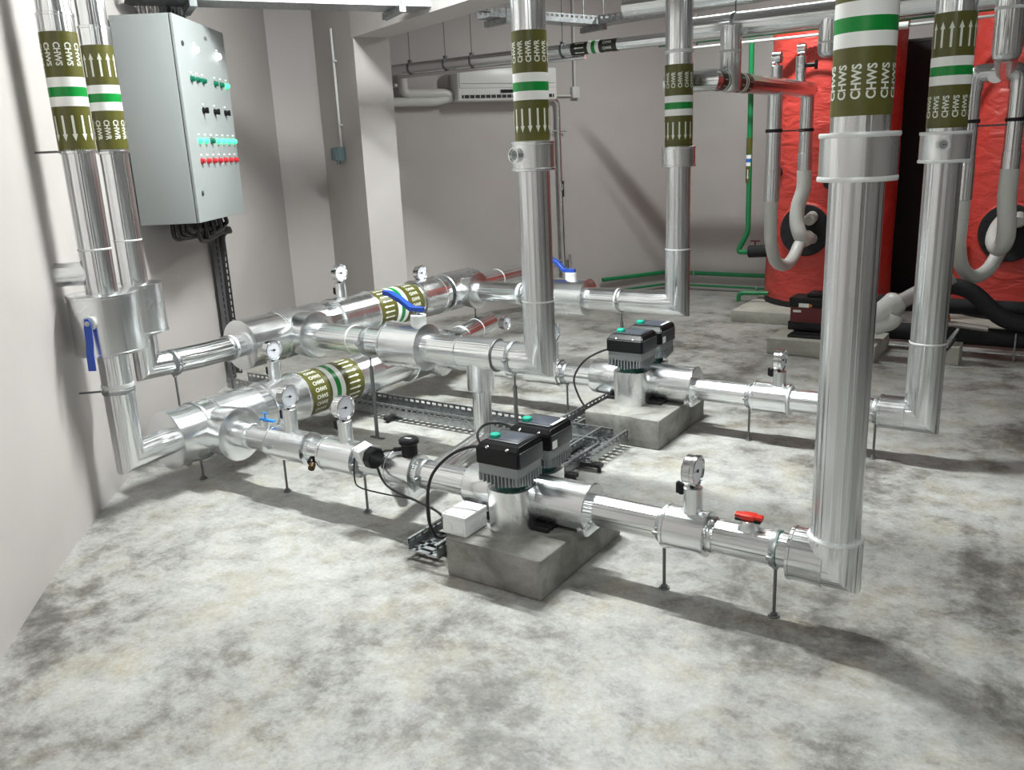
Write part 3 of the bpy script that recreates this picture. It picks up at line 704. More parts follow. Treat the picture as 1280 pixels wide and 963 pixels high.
def pump(x, y, label, sc=1.0):
    t = thing('twin_head_pump', label, 'pump', (x, y, 0.165)); t.scale = (sc, sc, sc)
    P = lambda dx, dy, z: (x+dx, y+dy, z)
    c1, c2 = -0.115, 0.112
    obj('inlet_cladding', lathe(bmesh.new(), P(-0.27, 0, ZA), (1, 0, 0), [(0, .062), (0, .088), (.01, .092), (.20, .092), (.21, .088)], 44), ALU2, t)
    obj('outlet_cladding', lathe(bmesh.new(), P(0.03, 0.0, ZA+0.005), (1, 0, 0), [(0, .09), (.255, .094), (.257, .097), (.267, .097), (.27, .093), (.27, .062)], 44), ALU2, t)
    b = bmesh.new(); box(b, P(0.285, 0, 0.19), (0.05, 0.15, 0.045), 0.012); obj('cladding_flap', b, ALU2, t)
    for dy, k in ((c1, 0), (c2, 1)):
        # can, slightly squared, with folded lid
        b = bmesh.new(); rings = []
        for z, s in ((0.166, 0.98), (0.18, 1.0), (0.33, 1.03), (0.342, 1.03), (0.344, 0.98), (0.344, 0.6)):
            rg = []
            for i in range(48):
                a = 2*PI*i/48; ca, sa = math.cos(a), math.sin(a); e = 2.5
                q = (abs(ca)**e+abs(sa)**e)**(-1/e)
                rg.append(b.verts.new(P(ca*q*0.086*s, dy*0.95+sa*q*0.088*s, z)))
            rings.append(rg)
        for r0, r1 in zip(rings[:-1], rings[1:]):
            for i in range(48): b.faces.new((r0[i], r0[(i+1) % 48], r1[(i+1) % 48], r1[i]))
        b.faces.new(rings[0]); b.faces.new(rings[-1])
        obj('volute_cladding', b, ALU2, t)
        obj('green_neck', C_(P(0, dy, 0.335), P(0, dy, 0.385), 0.064, 0.004, 36), TEALD, t)
        motor_head(t, x, y+dy, k)
    b = bmesh.new()
    for s in (-1, 1):
        for i in range(4): box(b, P(s*0.105, c1+0.02+0.026*i, 0.175), (0.10, 0.012, 0.016), 0.002)
        box(b, P(s*0.105, c1+0.06, 0.169), (0.09, 0.10, 0.006), 0.001)
    obj('base_feet', b, BLACKM, t)
    return t
pump(-1.768, 2.684, 'nearer twin head pump on the front plinth, two black heads with teal knobs')
pump(-2.085, 4.42, 'farther twin head pump on the rear plinth beneath the far riser', 1.12)
for (p0, p1, lab) in (((-1.955, 2.372, 0), (-1.522, 3.02, 0.165), 'nearer grey concrete plinth with a white junction box on it'), ((-2.262, 4.045, 0), (-1.808, 4.70, 0.168), 'farther grey concrete plinth beside the floor tray end')):
    b = bx(p0, p1, 0.012)
    bmesh.ops.subdivide_edges(b, edges=list(b.edges), cuts=2, use_grid_fill=True)
    for v in b.verts:
        if v.co.z > 0.02: v.co += V((random.uniform(-1, 1), random.uniform(-1, 1), random.uniform(-1, 0.6)))*0.0022
    tag(obj('concrete_plinth', b, CONC, None, 40), lab, 'plinth', 'concrete plinths')
# junction box on the near plinth
t = thing('junction_box', 'white square junction box on the left corner of the nearer plinth', 'junction box', (-1.92, 2.49, 0.165))
b = bmesh.new(); box(b, (-1.925, 2.468, 0.199), (0.112, 0.145, 0.066), 0.006); bb = obj('box_base', b, WHITE, t)
b = bmesh.new(); box(b, (-1.925, 2.468, 0.240), (0.114, 0.147, 0.018), 0.004); obj('lid', b, WHITE, t)
b = bmesh.new()
for s in (-0.028, 0.028): cyl(b, (-1.925+s, 2.3955, 0.198), (-1.925+s, 2.3925, 0.198), 0.019, 0.001, 20)
for s in (-0.04, 0.0, 0.04): cyl(b, (-1.869, 2.468+s, 0.198), (-1.866, 2.468+s, 0.198), 0.017, 0.001, 20)
obj('knockout_rings', b, WHITE, bb)
b = bmesh.new()
for a in (-1, 1):
    for c in (-1, 1): cyl(b, (-1.925+a*0.045, 2.468+c*0.062, 0.249), (-1.925+a*0.045, 2.468+c*0.062, 0.2505), 0.005, 0, 10)
obj('lid_screws', b, STEEL, t)

# ================================================================= CABLES
def cable(name, pts, r, label, m=RUBBER, k=10):
    o = obj(name, sweep(bmesh.new(), spline(pts, k), r, 10), m); tag(o, label, 'cable', 'loose black cables'); return o
cable('power_cable', [(-1.862, 2.55, 0.465), (-1.93, 2.56, 0.478), (-2.02, 2.53, 0.44), (-2.09, 2.49, 0.36), (-2.11, 2.47, 0.26), (-2.10, 2.46, 0.15), (-2.09, 2.50, 0.075), (-2.09, 2.62, 0.055), (-2.10, 2.8, 0.05)], 0.0065, 'black power cable looping from nearest pump head down to the floor tray')
cable('power_cable', [(-1.862, 2.80, 0.465), (-1.93, 2.79, 0.50), (-1.99, 2.74, 0.51), (-2.05, 2.75, 0.45), (-2.07, 2.82, 0.34), (-2.07, 2.86, 0.20), (-2.10, 2.90, 0.06), (-2.11, 3.1, 0.05)], 0.006, 'black power cable arching from the rear head of the nearest pump')
cable('sensor_cable', [(-2.44, 2.654, 0.353), (-2.475, 2.62, 0.345), (-2.478, 2.585, 0.29), (-2.44, 2.582, 0.22), (-2.36, 2.58, 0.19), (-2.25, 2.56, 0.185), (-2.15, 2.55, 0.17), (-2.06, 2.50, 0.175), (-2.00, 2.47, 0.155), (-1.99, 2.45, 0.20)], 0.0055, 'black cable hanging from the round flow sensor to the junction box')
cable('power_cable', [(-2.19, 4.30, 0.465), (-2.26, 4.29, 0.46), (-2.36, 4.24, 0.40), (-2.41, 4.20, 0.30), (-2.37, 4.18, 0.20), (-2.30, 4.17, 0.11), (-2.30, 4.2, 0.06), (-2.33, 4.4, 0.05)], 0.006, 'black power cable looping from the farther pump to the floor tray')
cable('power_cable', [(-2.19, 4.50, 0.465), (-2.23, 4.50, 0.44), (-2.25, 4.47, 0.36), (-2.26, 4.42, 0.28), (-2.27, 4.38, 0.22)], 0.006, 'short black cable behind the farther pump')
cable('power_cable', [(-2.07, 2.56, 0.05), (-2.10, 3.0, 0.048), (-2.13, 3.6, 0.05), (-2.20, 3.85, 0.052), (-2.7, 3.91, 0.05), (-3.6, 3.91, 0.05), (-4.9, 3.92, 0.052)], 0.007, 'black cable lying along the bottom of the floor cable tray', k=6)

# ================================================================= CABLE TRAYS
def tray(label, p0, p1, w, h, z0, step=0.045, m=STEEL, lead=True, feet=True, name='cable_tray', upv=(0, 0, 1), wv=None, slotted=True):
    """perforated tray: two slotted rails and a floor of cross straps"""
    p0 = V(p0); p1 = V(p1); d = (p1-p0).normalized(); upv = V(upv); s = V(wv) if wv else upv.cross(d).normalized(); L = (p1-p0).length
    t = thing(name, label, 'cable tray', tuple((p0+p1)/2+upv*0))
    Mx = Matrix((d, s, upv)).transposed()
    def B(b, a, c, hh, sx, sy, sz): box(b, p0+d*a+s*c+upv*(z0+hh), (sx, sy, sz), 0, Mx)
    for sg in (-1, 1):
        b = bmesh.new(); c = sg*w/2; th = 0.003
        B(b, L/2, c, h-0.006, L, th, 0.012); B(b, L/2, c, h*0.30, L, th, h*0.6)
        B(b, L/2, c-sg*0.006, h, L, 0.012, th)
        n = int(L/step)
        for i in range(n+1): B(b, min(L-0.006, max(0.006, i*L/n)), c, h*0.72, step*0.35, th, h*0.35)
        obj('side_rail', b, m, t)
    b = bmesh.new(); n = int(L/step)
    for i in range(n+1): B(b, min(L-0.008, max(0.008, i*L/n)), 0, 0.002, step*0.45, w, 0.003)
    for c in (-0.25, 0.25): B(b, L/2, c*w, 0.002, L, w*0.10, 0.003)
    o = obj('tray_floor', b, m, t)
    if feet:
        for a in feet:
            b = bmesh.new(); B(b, a, 0, -0.010, 0.04, w+0.10, 0.018)
            for sg in (-1, 1): cyl(b, p0+d*a+s*sg*(w/2+0.035), p0+d*a+s*sg*(w/2+0.035)+upv*(z0-0.0), 0.011, 0, 10)
            obj('tray_foot', b, BLACKM, t)
    return t
tray('long galvanised tray on the floor from the wall to the pumps', (-5.05, 3.905, 0), (-2.06, 3.905, 0), 0.19, 0.068, 0.035, feet=[0.9, 1.55, 2.3])
tray('galvanised floor tray running under the front run beside the nearer plinth', (-2.115, 2.42, 0), (-2.115, 3.80, 0), 0.150, 0.050, 0.035, feet=[0.10, 1.05])
tray('galvanised floor tray running past the left side of the farther plinth', (-2.37, 4.02, 0), (-2.37, 5.05, 0), 0.14, 0.055, 0.035, feet=[0.2, 0.8])
tray('short wide tray piece at the floor junction between the two pumps', (-2.06, 3.60, 0), (-2.06, 4.02, 0), 0.16, 0.055, 0.046, feet=[0.02])
# vertical tray under the cabinet
wn = V((0.855, 0.52, 0)); wt = V((-0.52, 0.855, 0))
tp = V((-5.225, 4.00, 0))+wn*0.03
tray('upright slotted tray on the curved wall below the cabinet', tp+V((0, 0, 0.06)), tp+V((0, 0, 1.22)), 0.14, 0.05, -0.028, m=mat('dark_galvanised', (0.16, 0.165, 0.17), 0.5, 0.8), feet=False, upv=wn, wv=wt)
# black cable bundle
t = thing('cable_bundle', 'bundle of black cables hanging under the cabinet into the upright tray', 'cables', (-4.9, 3.6, 1.2))
e = V((-0.55, 0.835, 0)).normalized(); inn = V((-0.835, -0.55, 0))
for i in range(22):
    ox = 0.011*(i % 4)-0.016; oz = 0.011*(i//4)
    p = V((-4.29, 3.18, 1.262))+e*(0.06+0.032*i)+inn*(0.07+0.045*(i % 4)); dz = 0.045+0.016*(i % 5)
    q = V((-4.29, 3.18, 1.262))+inn*(0.10+0.04*(i % 4))
    obj('black_cable', sweep(bmesh.new(), spline([p, p+e*0.03+V((0, 0, -dz)), q+e*max(0.16+0.03*i, 0.45)+V((0, 0, -dz-0.02)), V((-5.06, 3.93, 1.13+oz*0.5))+wn*(0.05+ox), V((-5.20, 4.01, 1.04))+wn*(0.01+ox)+wt*(oz-.03), V((-5.215, 4.01, 0.5))+wn*(ox*.5)+wt*(oz-.03), V((-5.215, 4.01, 0.08))+wn*(ox*.5)+wt*(oz-.03)], 5), 0.014, 7), RUBBER, t)

# ================================================================= CABINET
F = V((-4.29, 3.18, 1.265)); ce = V((-0.55, 0.835, 0)).normalized()
ang = math.atan2(ce.y, ce.x)          # local +X along the door, local +Y into the wall
t = thing('control_cabinet', 'grey steel control cabinet on the left wall with rows of lamps and switches', 'cabinet', tuple(F))
t.rotation_euler = (0, 0, ang)
W_, Dp, H_ = 0.855, 0.325, 1.125
b = bmesh.new(); box(b, (W_/2, Dp/2+0.001, H_/2), (W_, Dp-0.002, H_), 0.004); obj('enclosure', b, CABM, t, local=True)
b = bmesh.new(); box(b, (W_/2, -0.0105, H_/2), (W_-0.001, 0.017, H_-0.002), 0.003); dor = obj('door', b, CABM, t, local=True)
b = bmesh.new(); box(b, (W_/2, 0.0, H_/2), (W_-0.012, 0.006, H_-0.012), 0); obj('door_gasket', b, BLACKM, t, local=True)
for zz in (0.98, 0.163):
    obj('lock', lathe(bmesh.new(), (0.10, -0.019, zz), (0, -1, 0), [(0, .014), (.006, .014), (.008, .010), (.008, 0)], 20), mat('dark_lock', (0.12, 0.12, 0.12), 0.4, 0.7), dor, local=True)
GOFF = mat('green_lamp_off', (0.0, 0.13, 0.07), 0.25); GON = mat('green_lamp_lit', (0.1, 0.6, 0.3), 0.3, 0, (0.03, 1.0, 0.28), 1.6)
RED = mat('red_button', (0.45, 0.02, 0.03), 0.3); WON = mat('white_lamp_lit', (0.9, 0.9, 0.9), 0.3, 0, (1, 1, 1), 6.0)
def btn(kind, x, z):
    m = {'g': GOFF, 'G': GON, 'r': RED, 'w': WON}.get(kind); nm = {'g': 'green_lamp', 'G': 'green_lamp', 'r': 'red_button', 'w': 'white_lamp'}.get(kind, 'selector_switch')
    if kind == 's':
        b = lathe(bmesh.new(), (x, -0.019, z), (0, -1, 0), [(0, .019), (.006, .019), (.008, .015), (.022, .014), (.024, .010), (.024, 0)], 24); box(b, (x, -0.045, z), (0.010, 0.016, 0.034), 0.002)
        obj(nm, b, BLACK, dor, local=True)
    else:
        R = 0.017 if kind != 'w' else 0.021
        obj(nm, lathe(bmesh.new(), (x, -0.019, z), (0, -1, 0), [(0, R+.002), (.005, R+.002), (.007, R-.002), (.020, R-.003), (.024, R-.008), (.025, 0)], 24), m, dor, local=True)
    b = bmesh.new(); box(b, (x, -0.0205, z+0.036), (0.034, 0.0015, 0.009), 0); obj('name_plate', b, WLAB, dor, local=True)
for x in (0.29, 0.68): btn('w', x, 0.965)
for x, k in ((0.17, 'g'), (0.265, 'g'), (0.36, 'g'), (0.57, 'g'), (0.68, 'g'), (0.785, 'G')): btn(k, x, 0.797)
for x in (0.30, 0.50, 0.70): btn('s', x, 0.630)
for i in range(7): btn('g' if i == 2 else 'G', 0.165+0.105*i, 0.458); btn('r', 0.16+0.104*i, 0.343)
b = bmesh.new(); box(b, (0.5, -0.0205, 1.05), (0.05, 0.0015, 0.02)); obj('name_plate', b, mat('silver_plate', (0.6, 0.6, 0.6), 0.3, 0.8), dor, local=True)
# ladder and conduits above the cabinet
for i in range(3):
    q = F+ce*(0.50+0.12*i)-V((0.835, 0.55, 0))*(0.20)
    tray(['first upright slotted tray rising from the cabinet top, nearest the lamps row', 'second upright slotted tray rising from the cabinet top', 'third upright slotted tray rising from the cabinet top, farthest right'][i], q+V((0, 0, H_+0.002)), q+V((0, 0, 1.74)), 0.075, 0.045, -0.02, m=D.materials['dark_galvanised'], feet=False, upv=(0.835, 0.55, 0), wv=ce)

# ================================================================= OVERHEAD TRAYS
def duct(label, p0, p1, w, h, m=STEEL, rods=()):
    p0 = V(p0); p1 = V(p1); d = (p1-p0).normalized(); s = V((0, 0, 1)).cross(d).normalized(); L = (p1-p0).length
    t = thing('overhead_cable_tray', label, 'cable tray', tuple((p0+p1)/2)); Mx = Matrix((d, s, V((0, 0, 1)))).transposed()
    def B(b, a, c, hh, sx, sy, sz): box(b, p0+d*a+s*c+V((0, 0, hh)), (sx, sy, sz), 0, Mx)
    b = bmesh.new(); B(b, L/2, 0, 0.001, L, w, 0.002); obj('tray_floor', b, m, t)
    for sg in (-1, 1):
        b = bmesh.new(); B(b, L/2, sg*w/2, h*0.28, L, 0.002, h*0.56); B(b, L/2, sg*w/2, h*0.93, L, 0.002, h*0.14); B(b, L/2, sg*(w/2-0.006), h, L, 0.012, 0.002)
        n = int(L/0.05)
        for i in range(n+1): B(b, min(L-0.008, max(0.008, i*L/n)), sg*w/2, h*0.71, 0.022, 0.002, h*0.32)
        obj('side_rail', b, m, t)
    for a in rods:
        b = bmesh.new(); B(b, a, 0, -0.022, 0.04, w+0.10, 0.04); obj('strut_channel', b, STEEL, t)
        for sg in (-1, 1): c = p0+d*a+s*sg*(w/2+0.03); obj('hanger_rod', C_(c-V((0, 0, 0.05)), (c.x, c.y, HC), 0.0045, 0, 8), STEEL, t)
    return t
duct('galvanised tray crossing high in front of the pillar, ending beside the beam', (-4.72, 3.22, 2.50), (-3.79, 4.80, 2.50), 0.26, 0.07, rods=(0.35, 1.60))
duct('galvanised tray hung beyond the beam, left piece above the banded overhead pipe', (-3.76, 5.40, 2.50), (-3.40, 6.55, 2.50), 0.16, 0.06, rods=(0.12, 1.08))
duct('galvanised tray hung beyond the beam, right piece running toward the tanks', (-3.36, 6.45, 2.50), (0.2, 6.45, 2.58), 0.16, 0.06, rods=(0.7, 1.7, 2.8))
for (x, y, lab) in ((-3.05, 6.2, 'white conduit dropping from the ceiling left of the far riser'), (-2.72, 6.2, 'white conduit dropping from the ceiling beside the far riser')):
    t = thing('ceiling_conduit', lab, 'conduit', (x, y, 2.55)); obj('conduit', C_((x, y, 2.58), (x, y, HC), 0.012, 0, 12), PVCW, t); obj('coupling', C_((x, y, 2.55), (x, y, 2.60), 0.018, 0.002, 12), PVCW, t)

# ================================================================= PILLAR SWITCH
t = thing('wall_socket', 'grey isolator box on the pillar at the foot of a white conduit', 'switch', (-5.15, 5.3, 1.57))
pf0 = V((-4.85, 5.21, 0)); pf1 = V((-5.84, 5.775, 0)); pd = (pf1-pf0).normalized(); pn = V((-0.496, -0.868, 0))
def onp(a, z, off): return pf0+pd*a+pn*off+V((0, 0, z))
Mp = Matrix((pd, -pn, V((0, 0, 1)))).transposed()
b = bmesh.new(); box(b, onp(0.56, 1.62, 0.035), (0.155, 0.07, 0.11), 0.006, Mp); bo = obj('box_body', b, GREYB, t)
b = bmesh.new(); box(b, onp(0.60, 1.62, 0.075), (0.06, 0.02, 0.095), 0.004, Mp); box(b, onp(0.52, 1.62, 0.075), (0.06, 0.02, 0.095), 0.004, Mp); obj('cover', b, GREYB, t)
b = bmesh.new(); cyl(b, onp(0.56, 1.575, 0.04), onp(0.56, 1.535, 0.04), 0.018, 0.003, 16); obj('gland', b, GREYB, t)
t = thing('wall_conduit', 'thin white conduit running up the pillar from the grey isolator', 'conduit', tuple(onp(0.53, 1.68, 0.02)))
obj('conduit', C_(onp(0.52, 1.675, 0.016), onp(0.52, 2.60, 0.016), 0.011, 0, 12), PVCW, t)
b = bmesh.new()
for zz in (1.85, 2.35): box(b, onp(0.51, zz, 0.010), (0.05, 0.022, 0.014), 0.002, Mp)
obj('saddle_clip', b, PVCW, t)

# ================================================================= CORNER WALL: AIR CONDITIONER ETC
fq = V((-3.945, 9.05, 0)); fd = V((-0.5, -0.866, 0)); fn = V((0.866, -0.5, 0))
def onf(x_, off, z): # along facet by distance from corner2
    return fq+fd*x_+fn*off+V((0, 0, z))
Mf = Matrix((fd, -fn, V((0, 0, 1)))).transposed()
t = thing('air_conditioner', 'white split air conditioner high on the far wall behind the middle riser', 'air conditioner', tuple(onf(2.1, 0.1, 2.19)))
t.rotation_euler = (0, 0, 0)
A0, A1 = 1.47, 2.53; zb, zt = 2.045, 2.345
b = bmesh.new(); box(b, onf((A0+A1)/2, 0.095, (zb+zt)/2), (A1-A0, 0.19, zt-zb), 0.02, Mf, 3); body = obj('casing', b, ACW, t)
b = bmesh.new(); box(b, onf((A0+A1)/2, 0.193, 2.24), (A1-A0-0.04, 0.012, 0.16), 0.005, Mf); obj('front_panel', b, ACW, t)
b = bmesh.new(); box(b, onf((A0+A1)/2, 0.190, 2.085), (A1-A0-0.08, 0.010, 0.030), 0.0, Mf); obj('air_slot', b, BLACKM, t)
b = bmesh.new()
for i in range(18): box(b, onf(A0+0.06+i*(A1-A0-0.12)/17, 0.196, 2.085), (0.006, 0.006, 0.032), 0, Mf)
obj('slot_fins', b, ACW, t)
b = bmesh.new(); box(b, onf(2.02, 0.200, 2.13), (0.14, 0.003, 0.028), 0, Mf); obj('display_strip', b, BLACK, t)
b = bmesh.new(); box(b, onf((A0+A1)/2, 0.200, 2.20), (A1-A0-0.06, 0.002, 0.004), 0, Mf); obj('trim_line', b, CHROME, t)
t = thing('trunking_pipes', 'pair of white wrapped refrigerant pipes joining the air conditioner from the left', 'pipe', tuple(onf(3.0, 0.07, 2.1)))
obj('upper_pipe', SW(rnd([onf(2.55, 0.08, 2.10), onf(2.62, 0.08, 2.125), onf(3.02, 0.08, 2.125), onf(3.02, 0.08, 2.31)], 0.05), 0.042, 20), GLASSY, t)
obj('lower_pipe', SW(rnd([onf(2.55, 0.07, 2.09), onf(2.70, 0.07, 2.055), onf(3.40, 0.07, 2.055)], 0.05), 0.042, 20), GLASSY, t)
b = bmesh.new()
for (a, z) in ((3.09, 2.20), (3.16, 2.0), (3.16, 2.11)): cyl(b, onf(a, 0.0, z), onf(a, 0.09, z), 0.016, 0.002, 12)
obj('clip', b, PVCW, t)
t = thing('condensate_pipe', 'thin metal drain pipe down the far wall with a black CDP label', 'pipe', tuple(onf(1.4, 0.05, 0.3)))
obj('pipe', SW(rnd([onf(1.55, 0.05, 2.055), onf(1.39, 0.05, 2.055), onf(1.37, 0.05, 0.05)], 0.07), 0.023, 20), CHROME, t)
lb = obj('label_band', C_(onf(1.37, 0.05, 1.26), onf(1.37, 0.05, 1.10), 0.025, 0, 24), KLAB, t)
wrap(mirror_shape(text_mesh('CDP')), lb, onf(1.37, 0.05, 1.20), (0, 0, -1), 0.0262, 0.06, 0.020, 5, 'lettering', PRINT)
b = bmesh.new()
for z in (1.75, 0.45): cyl(b, onf(1.30, 0.05, z), onf(1.46, 0.05, z), 0.008, 0, 8); cyl(b, onf(1.37, 0, z), onf(1.37, 0.05, z), 0.01, 0, 8)
obj('pipe_clip', b, STEEL, t)
obj('small_pipe', C_(onf(1.29, 0.04, 0.5), onf(1.29, 0.04, 0.05), 0.014, 0, 12), CHROME, t)
t = thing('junction_box', 'white junction box on the far wall beneath a white conduit', 'junction box', tuple(onf(1.2, 0.02, 2.1)))
b = bmesh.new(); box(b, onf(1.17, 0.025, 2.12), (0.085, 0.05, 0.11), 0.006, Mf); obj('box_body', b, PVCW, t)
t = thing('wall_conduit', 'white conduit from the ceiling to the junction box on the far wall', 'conduit', tuple(onf(1.17, 0.02, 2.2)))
obj('conduit', C_(onf(1.17, 0.02, 2.175), onf(1.17, 0.02, HC), 0.013, 0, 12), PVCW, t)
obj('conduit', C_(onf(1.22, 0.02, 2.09), onf(1.46, 0.02, 2.09), 0.011, 0, 12), PVCW, t)

# ================================================================= OVERHEAD PIPES
t = thing('overhead_pipe', 'long overhead aluminium pipe with a small CHWR band crossing toward the back', 'pipe', (-3.5, 6.05, 2.3))
obj('pipe', SW([(-5.56, 6.05, 2.30), (2.5, 6.05, 2.30)], 0.043, 24), ALU, t)
band(t, (-3.41, 6.05, 2.30), (1, 0, 0), 0.044, 'CHWR', 'arrow', 1, -1, 0.80, olive=KLAB, n=7)
ring(t, (-2.62, 6.05, 2.30), (1, 0, 0), .043, .02, .006)
t2 = thing('overhead_pipe', 'slim metal pipe slung just under the long overhead pipe', 'pipe', (-3.5, 6.02, 2.22))
obj('pipe', SW([(-5.1, 6.04, 2.235), (-3.3, 6.04, 2.235)], 0.016, 16), CHROME, t2)
for i, x in enumerate((-5.0, -4.62, -4.35, -3.5)):
    tt = thing('pipe_hanger', ['first', 'second', 'third', 'fourth'][i]+' thin black hanger rod from the left holding the long overhead pipe', 'hanger', (x, 6.05, 2.3))
    obj('rod', C_((x, 6.05, 2.355), (x, 6.05, HC), 0.004, 0, 8), DSTEEL, tt)
    b = lathe(bmesh.new(), (x-0.008, 6.05, 2.30), (1, 0, 0), [(0, .044), (0, .048), (.016, .048), (.016, .044)], 24); box(b, (x, 6.05, 2.357), (0.03, 0.03, 0.018), 0.003); obj('clamp', b, DSTEEL, tt)
t = thing('overhead_main', 'large bright overhead pipe crossing to the right above the red tanks', 'pipe', (-0.8, 5.2, 2.2))
obj('pipe', C_((-2.38, 5.67, 2.295), (3.0, 5.67, 2.295), 0.070), ALU, t)
t = thing('overhead_main', 'upper parallel overhead pipe just above the large bright one', 'pipe', (-0.8, 5.4, 2.4))
obj('pipe', C_((-2.80, 5.70, 2.485), (3.0, 5.70, 2.485), 0.064), ALU, t)
def dropper(x, y, zb_, r, label):
    t = thing('drop_pipe', label, 'pipe', (x, y, zb_))
    obj('pipe', lathe(bmesh.new(), (x, y, 2.28), (0, 0, -1), [(0, r), (2.28-zb_-r*0.55, r), (2.28-zb_-r*0.2, r*0.85), (2.28-zb_, r*0.45), (2.28-zb_+0.002, 0)], 36), ALU, t)
    ring(t, (x, y, 2.13), (0, 0, 1), r, .014, .003)
    return t
dropper(-2.02, 5.60, 1.885, 0.066, 'bright drop pipe from the large overhead pipe onto the tank header')
dropper(-1.44, 5.67, 2.045, 0.062, 'drop pipe with rounded end half hidden behind the largest riser')
dropper(-0.43, 4.92, 1.895, 0.064, 'thick drop pipe with rounded end near the top right corner')
obj('pipe_link', C_((-0.43, 4.88, 2.285), (-0.43, 5.65, 2.295), 0.062), ALU, D.objects['drop_pipe.002'])
t = thing('pipe_hanger', 'steel hanger rod holding the large overhead pipe above the tank header', 'hanger', (-2.0, 5.67, 2.3))
obj('rod', C_((-2.02, 5.67, 2.36), (-2.02, 5.67, HC), 0.005, 0, 8), DSTEEL, t)
obj('clamp', lathe(bmesh.new(), (-2.03, 5.67, 2.295), (1, 0, 0), [(0, .071), (0, .076), (.02, .076), (.02, .071)], 36), STEEL, t)
# header above tank 1
def tank_header(hx, ya, yb, legs, label, z=1.925, r=0.055, bands=()):
    t = thing('tank_header', label, 'pipe', (hx, (ya+yb)/2, z))
    obj('pipe', SW(([(hx-0.30, ya, z)] if ya < 6 else [])+[(hx, ya, z), (hx, yb, z)], r, 32), ALU, t)
    for (yy, s) in bands: band(t, (hx, yy, z), (0, 1, 0), r, 'CHWR', 'text' if s > 0 else 'arrow', 1, 1, 0.52, olive=KLAB, n=9)
    for (lx_, ly_, zc, zw) in legs:
        obj('leg_pipe', C_((lx_, ly_, z), (lx_, ly_, zc), 0.054, 0.002, 32), ALU, t)
        obj('leg_sleeve', C_((lx_, ly_, zw), (lx_, ly_, zc-0.001), 0.058, 0.002, 32), ALU, t)
        obj('leg_clamp', lathe(bmesh.new(), (lx_, ly_, 1.63), (0, 0, 1), [(0, .0545), (0, .062), (.024, .062), (.024, .0545)], 32), BLACKM, t)
    return t
T_ = tank_header(-2.05, 5.37, 7.57, [(-2.05, 6.64, 1.127, 1.36), (-2.05, 7.50, 1.306, 1.46)], 'banded aluminium header feeding the two legs of the left red tank', z=1.955, r=0.064, bands=((5.40, -1), (5.72, 1)))
for (y_, z_, lab) in ((6.66, 2.10, 'steel angled thermometer, nearer of two above the tank header'), (7.28, 2.20, 'steel angled thermometer, farther of two, with a black cock')):
    t = thing('angle_thermometer', lab, 'thermometer', (-2.05, y_, z_-0.08))
    obj('stub_cladding', C_((-2.05, y_, 1.99), (-2.05, y_, z_), 0.042, 0.002, 28), ALU2, t)
    b = bmesh.new(); cyl(b, (-2.05, y_, z_), (-2.05, y_, z_+0.02), 0.012, 0, 12)
    lathe(b, (-2.08, y_, z_+0.055), (1, 0, 0), [(0, .0), (0, .040), (.06, .040), (.06, .033), (.055, .030), (.055, 0)], 28); obj('case', b, CHROME, t)
    if z_ > 2.15: b = bmesh.new(); cyl(b, (-2.01, y_, 2.13), (-1.94, y_, 2.13), 0.018, 0.003, 14); box(b, (-1.935, y_, 2.13), (0.02, 0.03, 0.07), 0.004); obj('isolating_cock', b, BLACK, t)
t = tank_header(-0.645, 6.84, 6.96, [(-0.78, 6.90, 1.114, 1.36), (-0.51, 6.90, 1.30, 1.44)], 'short header and two legs feeding the right red tank', z=1.93, r=0.05)
obj('cross_pipe', SW(rnd([(-0.78, 6.9, 1.84), (-0.78, 6.9, 1.95), (-0.51, 6.9, 1.95), (-0.51, 6.9, 1.84)], 0.06), 0.062, 28), ALU, t)
obj('link_pipe', SW([(-0.60, 6.9, 1.95), (-0.43, 4.95, 1.95)], 0.058, 28), ALU, t)
t = thing('clamp_bar', 'thin dark strut tying the two legs of the left tank', 'pipe clamp', (-2.05, 7.0, 1.65))
obj('strut', C_((-2.05, 6.70, 1.64), (-2.05, 7.44, 1.64), 0.006, 0, 8), DSTEEL, t)
t = thing('clamp_bar', 'thin dark strut tying the two legs of the right tank', 'pipe clamp', (-0.65, 6.9, 1.6))
obj('strut', C_((-0.95, 6.9, 1.61), (-0.35, 6.9, 1.61), 0.006, 0, 8), DSTEEL, t)

